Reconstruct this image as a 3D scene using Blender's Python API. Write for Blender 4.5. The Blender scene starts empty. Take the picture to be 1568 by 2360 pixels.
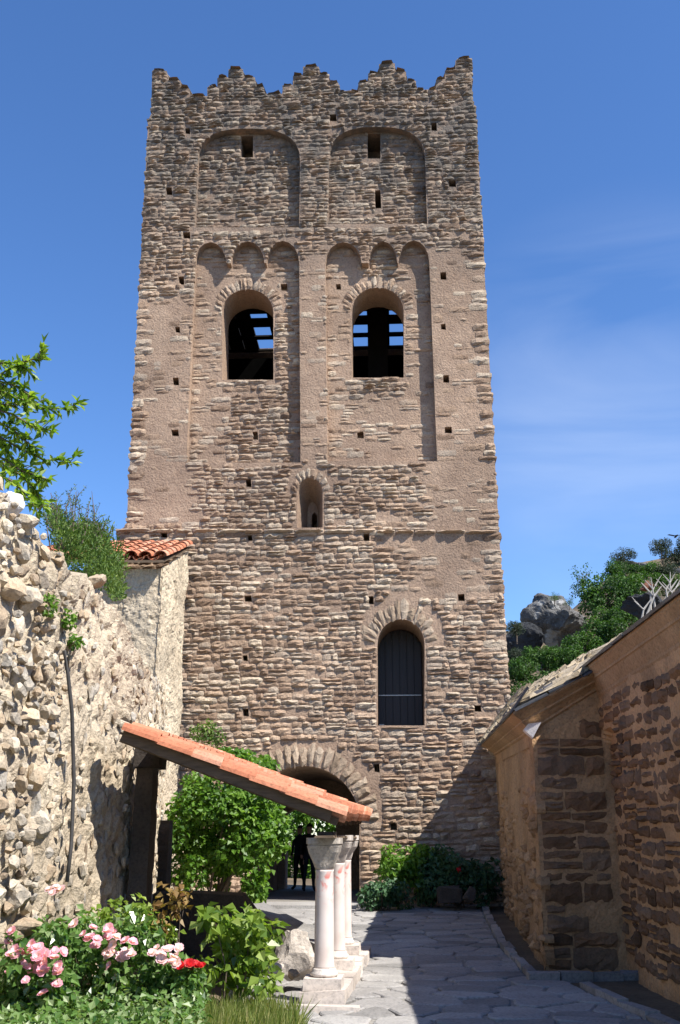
import bpy, bmesh, math, random
import numpy as np
from mathutils import Vector, Matrix, noise as mnoise

C = bpy.context.scene
COL = C.collection
R = math.radians
rng = np.random.default_rng(7)
random.seed(7)

# ---------------------------------------------------------------- camera, sky, sun, exposure
W, H, F = 1568.0, 2360.0, 2360.0
PITCH = R(17.6)
EYE = 1.65
cam = bpy.data.cameras.new('camera')
cam.sensor_fit = 'VERTICAL'; cam.sensor_height = 36; cam.sensor_width = 24; cam.lens = 36
cam.clip_start = 0.1; cam.clip_end = 3000
cam_o = bpy.data.objects.new('camera', cam); COL.objects.link(cam_o)
cam_o.location = (0, 0, EYE); cam_o.rotation_euler = (R(90) + PITCH, 0, 0)
C.camera = cam_o

cp, sp = math.cos(PITCH), math.sin(PITCH)
def ray(px, py):                       # direction of sight for a spot measured in the photograph
    a = (px - W / 2) / F; b = (H / 2 - py) / F
    return Vector((a, cp - b * sp, sp + b * cp))
SUNL = Vector((-0.80, 0.60, -1.24)).normalized()
sd = bpy.data.lights.new('sun', 'SUN'); sd.energy = 5.0; sd.angle = R(0.5); sd.color = (1.0, 0.95, 0.87)
so = bpy.data.objects.new('sun', sd); COL.objects.link(so)
so.location = (20, -12, 40); so.rotation_euler = SUNL.to_track_quat('-Z', 'Y').to_euler()

w = bpy.data.worlds.new('World'); C.world = w; w.use_nodes = True
nt = w.node_tree; nt.nodes.clear()
sky = nt.nodes.new('ShaderNodeTexSky'); sky.sky_type = 'NISHITA'; sky.sun_disc = False
sky.sun_elevation = math.asin(-SUNL.z); sky.sun_rotation = math.atan2(-SUNL.x, -SUNL.y)
sky.altitude = 1000; sky.air_density = 1.0; sky.dust_density = 0.5; sky.ozone_density = 4.0
bg = nt.nodes.new('ShaderNodeBackground'); bg.inputs[1].default_value = 0.12
out = nt.nodes.new('ShaderNodeOutputWorld')
tc = nt.nodes.new('ShaderNodeTexCoord')
mp = nt.nodes.new('ShaderNodeMapping'); mp.inputs['Scale'].default_value = (1.2, 1.2, 5.5); mp.inputs['Rotation'].default_value = (0.0, 0.35, 0.2)
nz = nt.nodes.new('ShaderNodeTexNoise'); nz.inputs['Scale'].default_value = 1.7; nz.inputs['Detail'].default_value = 7; nz.inputs['Distortion'].default_value = 0.5
cr = nt.nodes.new('ShaderNodeValToRGB'); cr.color_ramp.elements[0].position = 0.40; cr.color_ramp.elements[1].position = 0.75
cr.color_ramp.elements[1].color = (0.20, 0.20, 0.20, 1)
mx = nt.nodes.new('ShaderNodeMix'); mx.data_type = 'RGBA'; mx.inputs['B'].default_value = (6.2, 6.6, 7.2, 1)
L = nt.links.new
L(tc.outputs['Generated'], mp.inputs['Vector']); L(mp.outputs[0], nz.inputs['Vector']); L(nz.outputs[0], cr.inputs[0])
vm = nt.nodes.new('ShaderNodeVectorMath'); vm.operation = 'DOT_PRODUCT'; L(tc.outputs['Generated'], vm.inputs[0]); vm.inputs[1].default_value = ray(1470, 960).normalized()
mr_ = nt.nodes.new('ShaderNodeMapRange'); mr_.interpolation_type = 'SMOOTHSTEP'; L(vm.outputs['Value'], mr_.inputs[0]); mr_.inputs[1].default_value = 0.975; mr_.inputs[2].default_value = 0.998
fm = nt.nodes.new('ShaderNodeMath'); fm.operation = 'MULTIPLY'; L(cr.outputs[0], fm.inputs[0]); L(mr_.outputs[0], fm.inputs[1])
L(fm.outputs[0], mx.inputs['Factor']); hs = nt.nodes.new('ShaderNodeHueSaturation'); hs.inputs['Saturation'].default_value = 1.17; hs.inputs['Hue'].default_value = 0.506; hs.inputs['Value'].default_value = 1.06; L(sky.outputs[0], hs.inputs['Color']); L(hs.outputs[0], mx.inputs['A']); L(mx.outputs['Result'], bg.inputs[0]); L(bg.outputs[0], out.inputs[0])
C.view_settings.view_transform = 'Standard'; C.view_settings.look = 'None'
C.view_settings.exposure = 0.85; C.view_settings.gamma = 1.0; C.view_settings.use_curve_mapping = False
C.cycles.max_bounces = 6; C.cycles.diffuse_bounces = 3; C.cycles.transparent_max_bounces = 4

# ---------------------------------------------------------------- helpers
def at_y(px, py, Y):
    d = ray(px, py); t = Y / d.y
    return Vector((d.x * t, Y, EYE + d.z * t))
def to_px(p):
    x, y, z = p[0], p[1], p[2] - EYE
    dep = y * cp + z * sp
    return (W / 2 + F * x / dep, H / 2 - F * (-y * sp + z * cp) / dep)
def ground_z(y):
    return 0.0 if y < 14 else min(0.19, (y - 14) / 11 * 0.19)

def tag(o, label=None, cat=None, group=None, kind=None):
    if label: o['label'] = label
    if cat: o['category'] = cat
    if group: o['group'] = group
    if kind: o['kind'] = kind
    return o
def thing(name, label, cat, loc=(0, 0, 0), group=None):
    o = bpy.data.objects.new(name, None); COL.objects.link(o)
    o.empty_display_size = 0.2; o.location = loc
    return tag(o, label, cat, group)
def link(name, me, mat, parent=None, local=False):
    """one mesh object; vertices are in world space unless local"""
    o = bpy.data.objects.new(name, me); COL.objects.link(o)
    if mat and len(me.materials) == 0: me.materials.append(mat)
    if parent is not None:
        o.parent = parent
        if not local:
            q = Vector(); p = parent
            while p is not None: q += p.location; p = p.parent
            o.location = -q
    return o
def mesh(name, verts, faces, tint=None, smooth=False):
    me = bpy.data.meshes.new(name)
    v = verts.tolist() if isinstance(verts, np.ndarray) else [tuple(q) for q in verts]
    f = faces.tolist() if isinstance(faces, np.ndarray) else faces
    me.from_pydata(v, [], f)
    if tint is not None:
        at = me.attributes.new('tint', 'FLOAT', 'POINT')
        at.data.foreach_set('value', np.asarray(tint, dtype=np.float32))
    if smooth: me.polygons.foreach_set('use_smooth', [True] * len(me.polygons))
    me.update()
    return me
class MB:
    """collects pieces that become ONE mesh"""
    def __init__(s): s.v = []; s.f = []; s.t = []
    def add(s, verts, faces, tint=None):
        n = len(s.v); vs = [tuple(q) for q in verts]
        s.v += vs; s.f += [tuple(i + n for i in fc) for fc in faces]
        t = random.random() if tint is None else tint
        s.t += [t] * len(vs) if np.isscalar(t) else list(t)
    def box(s, x0, x1, y0, y1, z0, z1, tint=None, M=None, jit=0):
        v = [(x, y, z) for z in (z0, z1) for y in (y0, y1) for x in (x0, x1)]
        v = [Vector(q) + Vector((random.uniform(-jit, jit), random.uniform(-jit, jit), random.uniform(-jit, jit))) for q in v]
        if M is not None: v = [M @ q for q in v]
        s.add(v, [(0, 2, 3, 1), (4, 5, 7, 6), (0, 1, 5, 4), (2, 6, 7, 3), (0, 4, 6, 2), (1, 3, 7, 5)], tint)
    def tube(s, pts, radii, n=6, tint=None, cap=True):
        pts = [Vector(p) for p in pts]; rings = []
        for i, p in enumerate(pts):
            d = (pts[min(i + 1, len(pts) - 1)] - pts[max(i - 1, 0)])
            if d.length < 1e-9: d = Vector((0, 0, 1))
            d.normalize()
            a = d.cross(Vector((0, 0, 1)) if abs(d.z) < 0.9 else Vector((1, 0, 0))).normalized(); b = d.cross(a)
            r = radii if np.isscalar(radii) else radii[i]
            rings.append([p + (a * math.cos(2 * math.pi * k / n) + b * math.sin(2 * math.pi * k / n)) * r for k in range(n)])
        v = [q for rg in rings for q in rg]
        f = [(i * n + k, i * n + (k + 1) % n, (i + 1) * n + (k + 1) % n, (i + 1) * n + k) for i in range(len(pts) - 1) for k in range(n)]
        if cap: f += [tuple(range(n - 1, -1, -1)), tuple((len(pts) - 1) * n + k for k in range(n))]
        s.add(v, f, tint)
    def lathe(s, prof, n=24, c=(0, 0, 0), tint=None):
        v = [(c[0] + r * math.cos(2 * math.pi * k / n), c[1] + r * math.sin(2 * math.pi * k / n), c[2] + z) for r, z in prof for k in range(n)]
        m = len(prof)
        f = [(i * n + k, i * n + (k + 1) % n, (i + 1) * n + (k + 1) % n, (i + 1) * n + k) for i in range(m - 1) for k in range(n)]
        f += [tuple(range(n - 1, -1, -1)), tuple((m - 1) * n + k for k in range(n))]
        s.add(v, f, tint)
    def build(s, name, mat, parent=None, local=False, smooth=False):
        return link(name, mesh(name, s.v, s.f, s.t, smooth), mat, parent, local)

def fbm(p, sc, octv=4):
    return mnoise.fractal(Vector(p) * sc, 0.9, 2.1, octv)

# ---------------------------------------------------------------- materials
def new_mat(name):
    m = bpy.data.materials.new(name); m.use_nodes = True
    n = m.node_tree; b = n.nodes['Principled BSDF']
    return m, n, b
def nd(n, t, **kw):
    x = n.nodes.new(t)
    for k, v in kw.items():
        if k.startswith('i_'): x.inputs[k[2:].replace('_', ' ')].default_value = v
        else: setattr(x, k, v)
    return x
def ramp(n, stops, interp='LINEAR'):
    r = n.nodes.new('ShaderNodeValToRGB'); r.color_ramp.interpolation = interp
    el = r.color_ramp.elements
    while len(el) < len(stops): el.new(0.5)
    for e, (p, c) in zip(el, stops):
        e.position = p; e.color = (*c, 1) if len(c) == 3 else c
    return r
def mixc(n, fac, a, b, mode='MIX'):
    x = n.nodes.new('ShaderNodeMix'); x.data_type = 'RGBA'; x.blend_type = mode
    for key, val in (('Factor', fac), ('A', a), ('B', b)):
        if isinstance(val, bpy.types.NodeSocket): n.links.new(val, x.inputs[key])
        elif val is not None: x.inputs[key].default_value = val if np.isscalar(val) else (*val, 1)
    return x.outputs['Result']
def stone_mat(name, cols, scale=6, bump=0.5, rough=0.9, stain=None, stain_col=(0.05, 0.045, 0.04), zstain=None, zcol=(0.1, 0.09, 0.08), fine=60, obj=False, patch=None, dist=0.02):
    m, n, b = new_mat(name)
    if obj: pos = nd(n, 'ShaderNodeTexCoord').outputs['Object']
    else: pos = nd(n, 'ShaderNodeNewGeometry').outputs['Position']
    at = nd(n, 'ShaderNodeAttribute', attribute_name='tint')
    rp = ramp(n, [(i / (len(cols) - 1), c) for i, c in enumerate(cols)])
    n1 = nd(n, 'ShaderNodeTexNoise', i_Scale=scale, i_Detail=6, i_Roughness=0.65)
    n2 = nd(n, 'ShaderNodeTexNoise', i_Scale=fine, i_Detail=4, i_Roughness=0.7)
    n3 = nd(n, 'ShaderNodeTexNoise', i_Scale=0.45, i_Detail=4, i_Roughness=0.6)
    for q in (n1, n2, n3): n.links.new(pos, q.inputs['Vector'])
    ad = nd(n, 'ShaderNodeMath', operation='MULTIPLY_ADD'); n.links.new(n1.outputs[0], ad.inputs[0]); ad.inputs[1].default_value = 0.9
    sb = nd(n, 'ShaderNodeMath', operation='SUBTRACT'); n.links.new(at.outputs['Fac'], sb.inputs[0]); sb.inputs[1].default_value = 0.45
    n.links.new(sb.outputs[0], ad.inputs[2]); n.links.new(ad.outputs[0], rp.inputs[0])
    col = rp.outputs[0]
    g = ramp(n, [(0.25, (0.55, 0.55, 0.55)), (0.5, (1, 1, 1)), (0.8, (1.25, 1.22, 1.18))]); n.links.new(n2.outputs[0], g.inputs[0])
    col = mixc(n, 1.0, col, g.outputs[0], 'MULTIPLY')
    g3 = ramp(n, [(0.32, (0.72, 0.70, 0.69)), (0.68, (1.18, 1.16, 1.13))]); n.links.new(n3.outputs[0], g3.inputs[0])
    col = mixc(n, 1.0, col, g3.outputs[0], 'MULTIPLY')
    if patch:                                       # pale lichen patches
        vz = nd(n, 'ShaderNodeTexNoise', i_Scale=patch[1], i_Detail=5); n.links.new(pos, vz.inputs['Vector'])
        pr = ramp(n, [(patch[2], (0, 0, 0)), (patch[2] + 0.06, (1, 1, 1))]); n.links.new(vz.outputs[0], pr.inputs[0])
        col = mixc(n, pr.outputs[0], col, patch[0])
    if zstain:                                      # dark crust of lichen near the weathered crown
        sx = nd(n, 'ShaderNodeSeparateXYZ'); n.links.new(pos, sx.inputs[0])
        mr = nd(n, 'ShaderNodeMapRange'); n.links.new(sx.outputs['Z'], mr.inputs[0])
        mr.inputs[1].default_value, mr.inputs[2].default_value = zstain
        zn = nd(n, 'ShaderNodeTexNoise', i_Scale=2.2, i_Detail=7, i_Roughness=0.7); n.links.new(pos, zn.inputs['Vector'])
        zr = ramp(n, [(0.33, (0, 0, 0)), (0.58, (.9, .9, .9))]); n.links.new(zn.outputs[0], zr.inputs[0])
        ml = nd(n, 'ShaderNodeMath', operation='MULTIPLY'); n.links.new(mr.outputs[0], ml.inputs[0]); n.links.new(zr.outputs[0], ml.inputs[1])
        col = mixc(n, ml.outputs[0], col, zcol)
    n.links.new(col, b.inputs['Base Color']); b.inputs['Roughness'].default_value = rough
    b.inputs['Specular IOR Level'].default_value = 0.2
    bp = nd(n, 'ShaderNodeBump', i_Strength=bump, i_Distance=dist)
    sm = nd(n, 'ShaderNodeMath', operation='MULTIPLY_ADD'); n.links.new(n2.outputs[0], sm.inputs[0]); sm.inputs[1].default_value = 0.6
    n.links.new(n1.outputs[0], sm.inputs[2]); n.links.new(sm.outputs[0], bp.inputs['Height']); n.links.new(bp.outputs[0], b.inputs['Normal'])
    return m
def leaf_mat(name, c0, c1, c2, trans=0.35, rough=0.45):
    m, n, b = new_mat(name)
    at = nd(n, 'ShaderNodeAttribute', attribute_name='tint')
    rp = ramp(n, [(0, c0), (0.5, c1), (1, c2)]); n.links.new(at.outputs['Fac'], rp.inputs[0])
    n.links.new(rp.outputs[0], b.inputs['Base Color']); b.inputs['Roughness'].default_value = rough
    b.inputs['Specular IOR Level'].default_value = 0.4
    tr = nd(n, 'ShaderNodeBsdfTranslucent')
    tcl = mixc(n, 1.0, rp.outputs[0], (1.5, 1.6, 0.6), 'MULTIPLY'); n.links.new(tcl, tr.inputs[0])
    mx = nd(n, 'ShaderNodeMixShader'); mx.inputs[0].default_value = trans
    n.links.new(b.outputs[0], mx.inputs[1]); n.links.new(tr.outputs[0], mx.inputs[2])
    n.links.new(mx.outputs[0], n.nodes['Material Output'].inputs['Surface'])
    return m
def plain_mat(name, c, rough=0.6, metal=0.0, scale=8, var=0.25, bump=0.2, stretch=(1, 1, 1)):
    m, n, b = new_mat(name)
    pos = nd(n, 'ShaderNodeTexCoord').outputs['Object']
    mp = nd(n, 'ShaderNodeMapping'); mp.inputs['Scale'].default_value = stretch; n.links.new(pos, mp.inputs[0])
    n1 = nd(n, 'ShaderNodeTexNoise', i_Scale=scale, i_Detail=6, i_Roughness=0.65); n.links.new(mp.outputs[0], n1.inputs['Vector'])
    g = ramp(n, [(0.25, tuple(q * (1 - var) for q in c)), (0.75, tuple(q * (1 + var) for q in c))]); n.links.new(n1.outputs[0], g.inputs[0])
    n.links.new(g.outputs[0], b.inputs['Base Color']); b.inputs['Roughness'].default_value = rough; b.inputs['Metallic'].default_value = metal
    b.inputs['Specular IOR Level'].default_value = 0.3
    bp = nd(n, 'ShaderNodeBump', i_Strength=bump, i_Distance=0.01); n.links.new(n1.outputs[0], bp.inputs['Height']); n.links.new(bp.outputs[0], b.inputs['Normal'])
    return m

M_TOWER = stone_mat('tower_stone', [(0.215, 0.148, 0.104), (0.340, 0.243, 0.172), (0.413, 0.305, 0.219), (0.361, 0.294, 0.231), (0.522, 0.431, 0.325)], scale=3.5, bump=0.7, fine=28, dist=0.04,
                    zstain=(15.8, 20.0), zcol=(0.10, 0.092, 0.082))
M_PLASTER = stone_mat('tower_plaster', [(0.194, 0.137, 0.098), (0.323, 0.230, 0.168), (0.384, 0.283, 0.209), (0.430, 0.327, 0.244)], scale=2.2, bump=1.0, fine=20, dist=0.05, zstain=(15.8, 20.0), zcol=(0.11, 0.1, 0.09))
M_VOUSS = stone_mat('arch_stone', [(0.270, 0.206, 0.147), (0.359, 0.278, 0.203), (0.429, 0.352, 0.269)], scale=4, bump=0.6, fine=30, dist=0.03)
M_RUBBLE = stone_mat('limestone_rubble', [(0.254, 0.201, 0.148), (0.466, 0.366, 0.254), (0.530, 0.451, 0.339), (0.350, 0.329, 0.292), (0.615, 0.541, 0.424)], scale=5, bump=0.7, fine=35, dist=0.03)
M_LIMEWALL = stone_mat('lime_mortar_wall', [(0.24, 0.19, 0.13), (0.46, 0.385, 0.285), (0.55, 0.475, 0.36), (0.60, 0.525, 0.41)], scale=5, bump=1.0, fine=22, dist=0.06)
M_WHITESTONE = stone_mat('white_boulder', [(0.7, 0.68, 0.63), (0.74, 0.72, 0.68), (0.8, 0.78, 0.75)], scale=3, bump=0.3)
M_CHMORTAR = stone_mat('tan_mortar', [(0.429, 0.261, 0.137), (0.567, 0.353, 0.189), (0.650, 0.415, 0.231)], scale=4, bump=0.8, fine=30, dist=0.03)
M_CHSTONE = stone_mat('dark_church_stone', [(0.107, 0.063, 0.035), (0.186, 0.109, 0.062), (0.263, 0.150, 0.081), (0.186, 0.125, 0.084), (0.283, 0.180, 0.109)], scale=5, bump=0.6, fine=35)
M_CHPLASTER = stone_mat('ochre_render', [(0.335, 0.210, 0.114), (0.475, 0.305, 0.171), (0.529, 0.350, 0.204)], scale=3.5, bump=1.0, fine=25, dist=0.05)
M_FLAG = stone_mat('flagstone', [(0.21, 0.207, 0.203), (0.305, 0.30, 0.296), (0.36, 0.355, 0.345)], scale=2.5, bump=0.8, fine=25, dist=0.015)
M_EARTH = stone_mat('earth', [(0.10, 0.08, 0.055), (0.16, 0.125, 0.085), (0.2, 0.16, 0.11)], scale=2, bump=0.8, fine=20)
M_PATHBED = stone_mat('path_bed', [(0.2, 0.19, 0.175), (0.27, 0.26, 0.24), (0.3, 0.29, 0.27)], scale=3, bump=0.6, fine=30)
M_MARBLE = stone_mat('column_marble', [(0.46, 0.41, 0.37), (0.58, 0.53, 0.49), (0.64, 0.59, 0.55)], scale=2, bump=0.25, fine=20, rough=0.7)
M_CAPITAL = stone_mat('capital_stone', [(0.40, 0.36, 0.32), (0.48, 0.44, 0.39), (0.55, 0.5, 0.45)], scale=6, bump=0.8, fine=30)
M_TILE = stone_mat('terracotta', [(0.37, 0.135, 0.075), (0.47, 0.185, 0.105), (0.52, 0.235, 0.145), (0.55, 0.30, 0.21)], scale=4, bump=0.25, fine=30, rough=0.85)
M_LAUZE = stone_mat('roof_slate_stone', [(0.18, 0.145, 0.10), (0.30, 0.245, 0.165), (0.38, 0.32, 0.235), (0.24, 0.21, 0.17)], scale=5, bump=0.8, fine=30)
M_ROCKHILL = stone_mat('hill_rock', [(0.035, 0.035, 0.04), (0.07, 0.07, 0.072), (0.24, 0.24, 0.235), (0.46, 0.46, 0.45)], scale=1.1, bump=1.0, fine=7, dist=0.3, patch=((0.36, 0.36, 0.35), 0.9, 0.55))
M_DARKROCK = stone_mat('dark_rock', [(0.02, 0.022, 0.026), (0.04, 0.043, 0.048), (0.07, 0.073, 0.08)], scale=0.8, bump=1.0, fine=5, dist=0.2)
M_SLATE = plain_mat('slate_edge', (0.07, 0.075, 0.085), 0.35, scale=14)
M_WOOD = plain_mat('weathered_wood', (0.12, 0.085, 0.055), 0.75, scale=5, var=0.45, bump=0.4, stretch=(1, 6, 6))
M_DARKWOOD = plain_mat('shade_darkened_wood', (0.012, 0.010, 0.009), 0.9, scale=6, var=0.4)  # wood taken near black, so the loft's shade sits in its colour
M_DOOR = plain_mat('dark_grey_door', (0.032, 0.03, 0.034), 0.5, scale=5, var=0.2, bump=0.15, stretch=(8, 8, 0.6))
M_IRON = plain_mat('worn_iron', (0.42, 0.41, 0.40), 0.45, 0.6)
M_CABLE = plain_mat('grey_cable', (0.055, 0.052, 0.05), 0.6)
M_BARK = plain_mat('bark', (0.13, 0.10, 0.075), 0.9, scale=12, var=0.4, bump=0.5)
M_STEM = plain_mat('green_stem', (0.10, 0.12, 0.04), 0.7)
M_LEAF_TREE = leaf_mat('fresh_leaf', (0.06, 0.13, 0.012), (0.16, 0.27, 0.03), (0.30, 0.38, 0.06), 0.45)
M_LEAF_VINE = leaf_mat('vine_leaf', (0.04, 0.105, 0.012), (0.11, 0.22, 0.025), (0.23, 0.36, 0.06), 0.4)
M_LEAF_ROSE = leaf_mat('rose_leaf', (0.06, 0.12, 0.02), (0.19, 0.28, 0.045), (0.38, 0.45, 0.16), 0.42, 0.25)  # pale end of the ramp stands in for glints on the leaves
M_LEAF_BED = leaf_mat('bed_leaf', (0.045, 0.11, 0.025), (0.13, 0.23, 0.055), (0.36, 0.42, 0.25), 0.35, 0.25)  # whitish last tone paints glints into some of the leaves
M_LEAF_BROOM = leaf_mat('broom_leaf', (0.04, 0.09, 0.015), (0.10, 0.17, 0.03), (0.20, 0.27, 0.06), 0.3, 0.6)
M_LEAF_HILL = leaf_mat('hill_leaf', (0.025, 0.06, 0.012), (0.05, 0.12, 0.018), (0.10, 0.19, 0.03), 0.3, 0.6)
M_LEAF_DARK = leaf_mat('holm_oak_leaf', (0.02, 0.032, 0.018), (0.04, 0.06, 0.03), (0.07, 0.09, 0.05), 0.2, 0.6)
M_LEAF_BLUE = leaf_mat('box_leaf', (0.025, 0.065, 0.03), (0.05, 0.12, 0.05), (0.12, 0.20, 0.10), 0.25, 0.5)
M_LEAF_BRONZE = leaf_mat('bronze_leaf', (0.12, 0.06, 0.02), (0.25, 0.16, 0.05), (0.4, 0.3, 0.12), 0.3, 0.5)
M_GRASS = leaf_mat('dry_grass', (0.10, 0.15, 0.03), (0.20, 0.25, 0.07), (0.40, 0.38, 0.18), 0.35, 0.6)
M_PINK = leaf_mat('pink_petal', (0.72, 0.30, 0.42), (0.80, 0.45, 0.56), (0.85, 0.62, 0.68), 0.3, 0.6)
M_PALEPINK = leaf_mat('pale_petal', (0.74, 0.44, 0.52), (0.80, 0.58, 0.64), (0.84, 0.70, 0.73), 0.3, 0.6)
M_RED = leaf_mat('red_petal', (0.35, 0.004, 0.008), (0.55, 0.008, 0.015), (0.65, 0.03, 0.03), 0.2, 0.5)
M_CLOTH = plain_mat('dark_cloth', (0.02, 0.02, 0.024), 0.9)
M_CLOTH2 = plain_mat('dark_blue_cloth', (0.02, 0.024, 0.04), 0.9)
M_SKIN = plain_mat('skin', (0.45, 0.27, 0.19), 0.6, var=0.08)
M_HAIR = plain_mat('dark_hair', (0.02, 0.015, 0.012), 0.6)
M_BRANCH = plain_mat('bleached_wood', (0.36, 0.34, 0.31), 0.8)
M_RUST = plain_mat('rusty_earth', (0.16, 0.065, 0.038), 0.9)
M_BIRD = plain_mat('bird_feather', (0.05, 0.05, 0.06), 0.8)
M_SHADESTONE = stone_mat('shade_darkened_stone', [(0.05, 0.042, 0.036), (0.09, 0.075, 0.062), (0.13, 0.11, 0.09)], scale=5, bump=0.8, fine=30, dist=0.03)  # stone colour darkened to paint in the shade on piers, parapet and corner stones
M_COPING = stone_mat('lichened_coping', [(0.16, 0.13, 0.10), (0.28, 0.22, 0.17), (0.38, 0.31, 0.24)], scale=5, bump=0.8, fine=30, dist=0.03, patch=((0.34, 0.17, 0.05), 3.0, 0.56), zstain=(15.8, 20.0), zcol=(0.10, 0.092, 0.082))
M_LOFTSHADE = plain_mat('painted_loft_shade', (0.003, 0.003, 0.003), 0.95)  # black without sheen: belfry shade painted as a colour
M_LOFTSHADE.node_tree.nodes['Principled BSDF'].inputs['Specular IOR Level'].default_value = 0.0
# ---------------------------------------------------------------- ground
def ground_height(x, y):
    z = ground_z(y) - 0.06
    if y > 34: z += 0.0
    return z
gx = np.concatenate([[-900, -300, -120, -60, -30], np.arange(-16, 16.1, 1.0), [30, 60, 120, 300, 900]])
gy = np.concatenate([[-300, -60, -20], np.arange(-6, 44.1, 1.0), [60, 90, 150, 400, 1500]])
gv = [(x, y, ground_height(x, y)) for y in gy for x in gx]
nx_ = len(gx)
gf = [(j * nx_ + i, j * nx_ + i + 1, (j + 1) * nx_ + i + 1, (j + 1) * nx_ + i) for j in range(len(gy) - 1) for i in range(nx_ - 1)]
tag(link('ground', mesh('ground', gv, gf, [0.5] * len(gv)), M_EARTH), kind='structure')

# ---------------------------------------------------------------- tower
PSI = R(3.0)
TU = Vector((math.cos(PSI), -math.sin(PSI), 0)); TN = Vector((math.sin(PSI), math.cos(PSI), 0)); TO = Vector((0, 25.0, 0))
def UZ(px, py):
    d = ray(px, py); o = Vector((0, 0, EYE)) - TO
    t = -o.dot(TN) / d.dot(TN); p = o + d * t
    return (p.dot(TU), p.z)
def TW(u, wd, z): return TO + TU * u + TN * wd + Vector((0, 0, z))
SX, SY = 0.98492, 0.98492
def z1(x, y): return ((280 + x * 0.58673) * SX, (100 + y * 0.58673) * SY)
def z2(x, y): return ((280 + x * 0.58673) * SX, (700 + y * 0.58673) * SY)
def z3(x, y): return ((380 + x * 0.53571) * SX, (1240 + y * 0.53571) * SY)
def z7(x, y): return ((490 + x * 0.30612) * SX, (640 + y * 0.30612) * SY)
def poly(pts): return [UZ(*p) for p in pts]
def arch_px(xl, xr, ybot, yspr, ytop, xbl=None, xbr=None, n=14, e=2.0):
    """outline of an arched opening, photo pixels"""
    cx = (xl + xr) / 2; r = (xr - xl) / 2
    pts = [(xbr if xbr else xr, ybot)]
    for k in range(n + 1):
        a = math.pi * k / n
        c_, s_ = math.cos(a), math.sin(a)
        pts.append((cx + r * math.copysign(abs(c_) ** (2 / e), c_), yspr - (yspr - ytop) * abs(s_) ** (2 / e)))
    pts.append((xbl if xbl else xl, ybot))
    return pts

batt = [(130, 112), (188, 112), (190, 148), (243, 150), (245, 182), (277, 182), (280, 207), (350, 213), (350, 177), (390, 177), (390, 140), (433, 138), (435, 105), (492, 105), (495, 135), (540, 138), (545, 170), (575, 176), (580, 203), (650, 203), (650, 170), (692, 167), (692, 132), (732, 130), (732, 95), (795, 95), (797, 125), (835, 128), (837, 157), (873, 160), (877, 197), (952, 198), (952, 158), (990, 157), (992, 122), (1035, 118), (1035, 85), (1098, 82), (1100, 112), (1143, 115), (1145, 150), (1182, 152), (1185, 187), (1262, 187), (1262, 147), (1297, 145), (1298, 110), (1340, 108), (1340, 70), (1405, 68)]
left_edge = [(262, 2110), (266, 1600), (270, 1224), (292, 1212), (342, 277), (349, 262)]
right_edge = [(1089, 236), (1096, 246), (1150, 1222), (1178, 1640), (1206, 2110)]
outline = poly(left_edge + [z1(*p) for p in batt] + right_edge)
ZB = -0.3
outline[0] = (outline[0][0], ZB); outline[-1] = (outline[-1][0], ZB)
SILL_W = poly([(511, 864), (811, 859)])

up_L = poly(arch_px(455, 692, 524, 372, 296, 448, 690, e=2.6)); up_R = poly(arch_px(758, 980, 516, 370, 292, 754, 985, e=2.6))
def low_panel(xl, xr, xbl, xbr, ybot, arches, yspr):
    p = [(xbr, ybot), (xr, yspr)]
    for (a, b, top) in reversed(arches):
        cx, r = (a + b) / 2, (b - a) / 2
        for k in range(9):
            t = math.pi * k / 8
            p.append((cx + r * math.cos(t), yspr - (yspr - top) * math.sin(t)))
    p.append((xbl, ybot))
    return poly(p)
lo_L = low_panel(449, 690, 430, 693, 1066, [(449, 522, 558), (532, 610, 556), (614, 690, 555)], 606)
lo_R = low_panel(750, 990, 755, 1008, 1063, [(750, 834, 558), (850, 916, 556), (918, 990, 554)], 606)
win_L = poly(arch_px(509, 628, 866, 708, 656)); win_R = poly(arch_px(810, 931, 861, 706, 652))
door = poly(arch_px(870, 979, 1672, 1484, 1427)); slit = poly(arch_px(685, 744, 1216, 1136, 1101))
tun = poly(arch_px(572, 829, 2100, 1893, 1765, n=20)); tun[0] = (tun[0][0], ZB + 0.02); tun[-1] = (tun[-1][0], ZB + 0.02)
darks = [poly([z1(528, 437), z1(528, 350), z1(480, 350), z1(480, 437)]), poly([z1(1040, 440), z1(1040, 340), z1(988, 340), z1(988, 440)]), poly([z1(1044, 640), z1(1040, 566), z1(1017, 568), z1(1020, 640)])]
holes = [z1(272, 352), z1(198, 592), z1(268, 768), z1(247, 948), z1(653, 957), z1(872, 955), z1(1292, 930), z1(1328, 562), z1(1255, 335), z1(852, 299),
         z2(232, 122), z2(225, 328), z2(222, 533), z2(537, 530), z2(960, 527), z2(1292, 110), z2(1303, 318), z2(1312, 522), z2(515, 733), z2(177, 937), z2(520, 952), z2(985, 950),
         z3(375, 300), z3(912, 307), z3(1307, 295), z3(363, 560), z3(365, 797), z3(1378, 780), z3(938, 1040), (908, 1905)]
hole_polys = []
for i, h in enumerate(holes):
    a = 6 + (i * 37 % 5) * 0.7; b_ = 7 + (i * 53 % 5) * 0.7
    hole_polys.append(poly([(h[0] + a, h[1] + b_), (h[0] + a - 1.5, h[1] - b_), (h[0] - a, h[1] - b_ + 1), (h[0] - a + 1, h[1] + b_ - 1)]))

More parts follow.
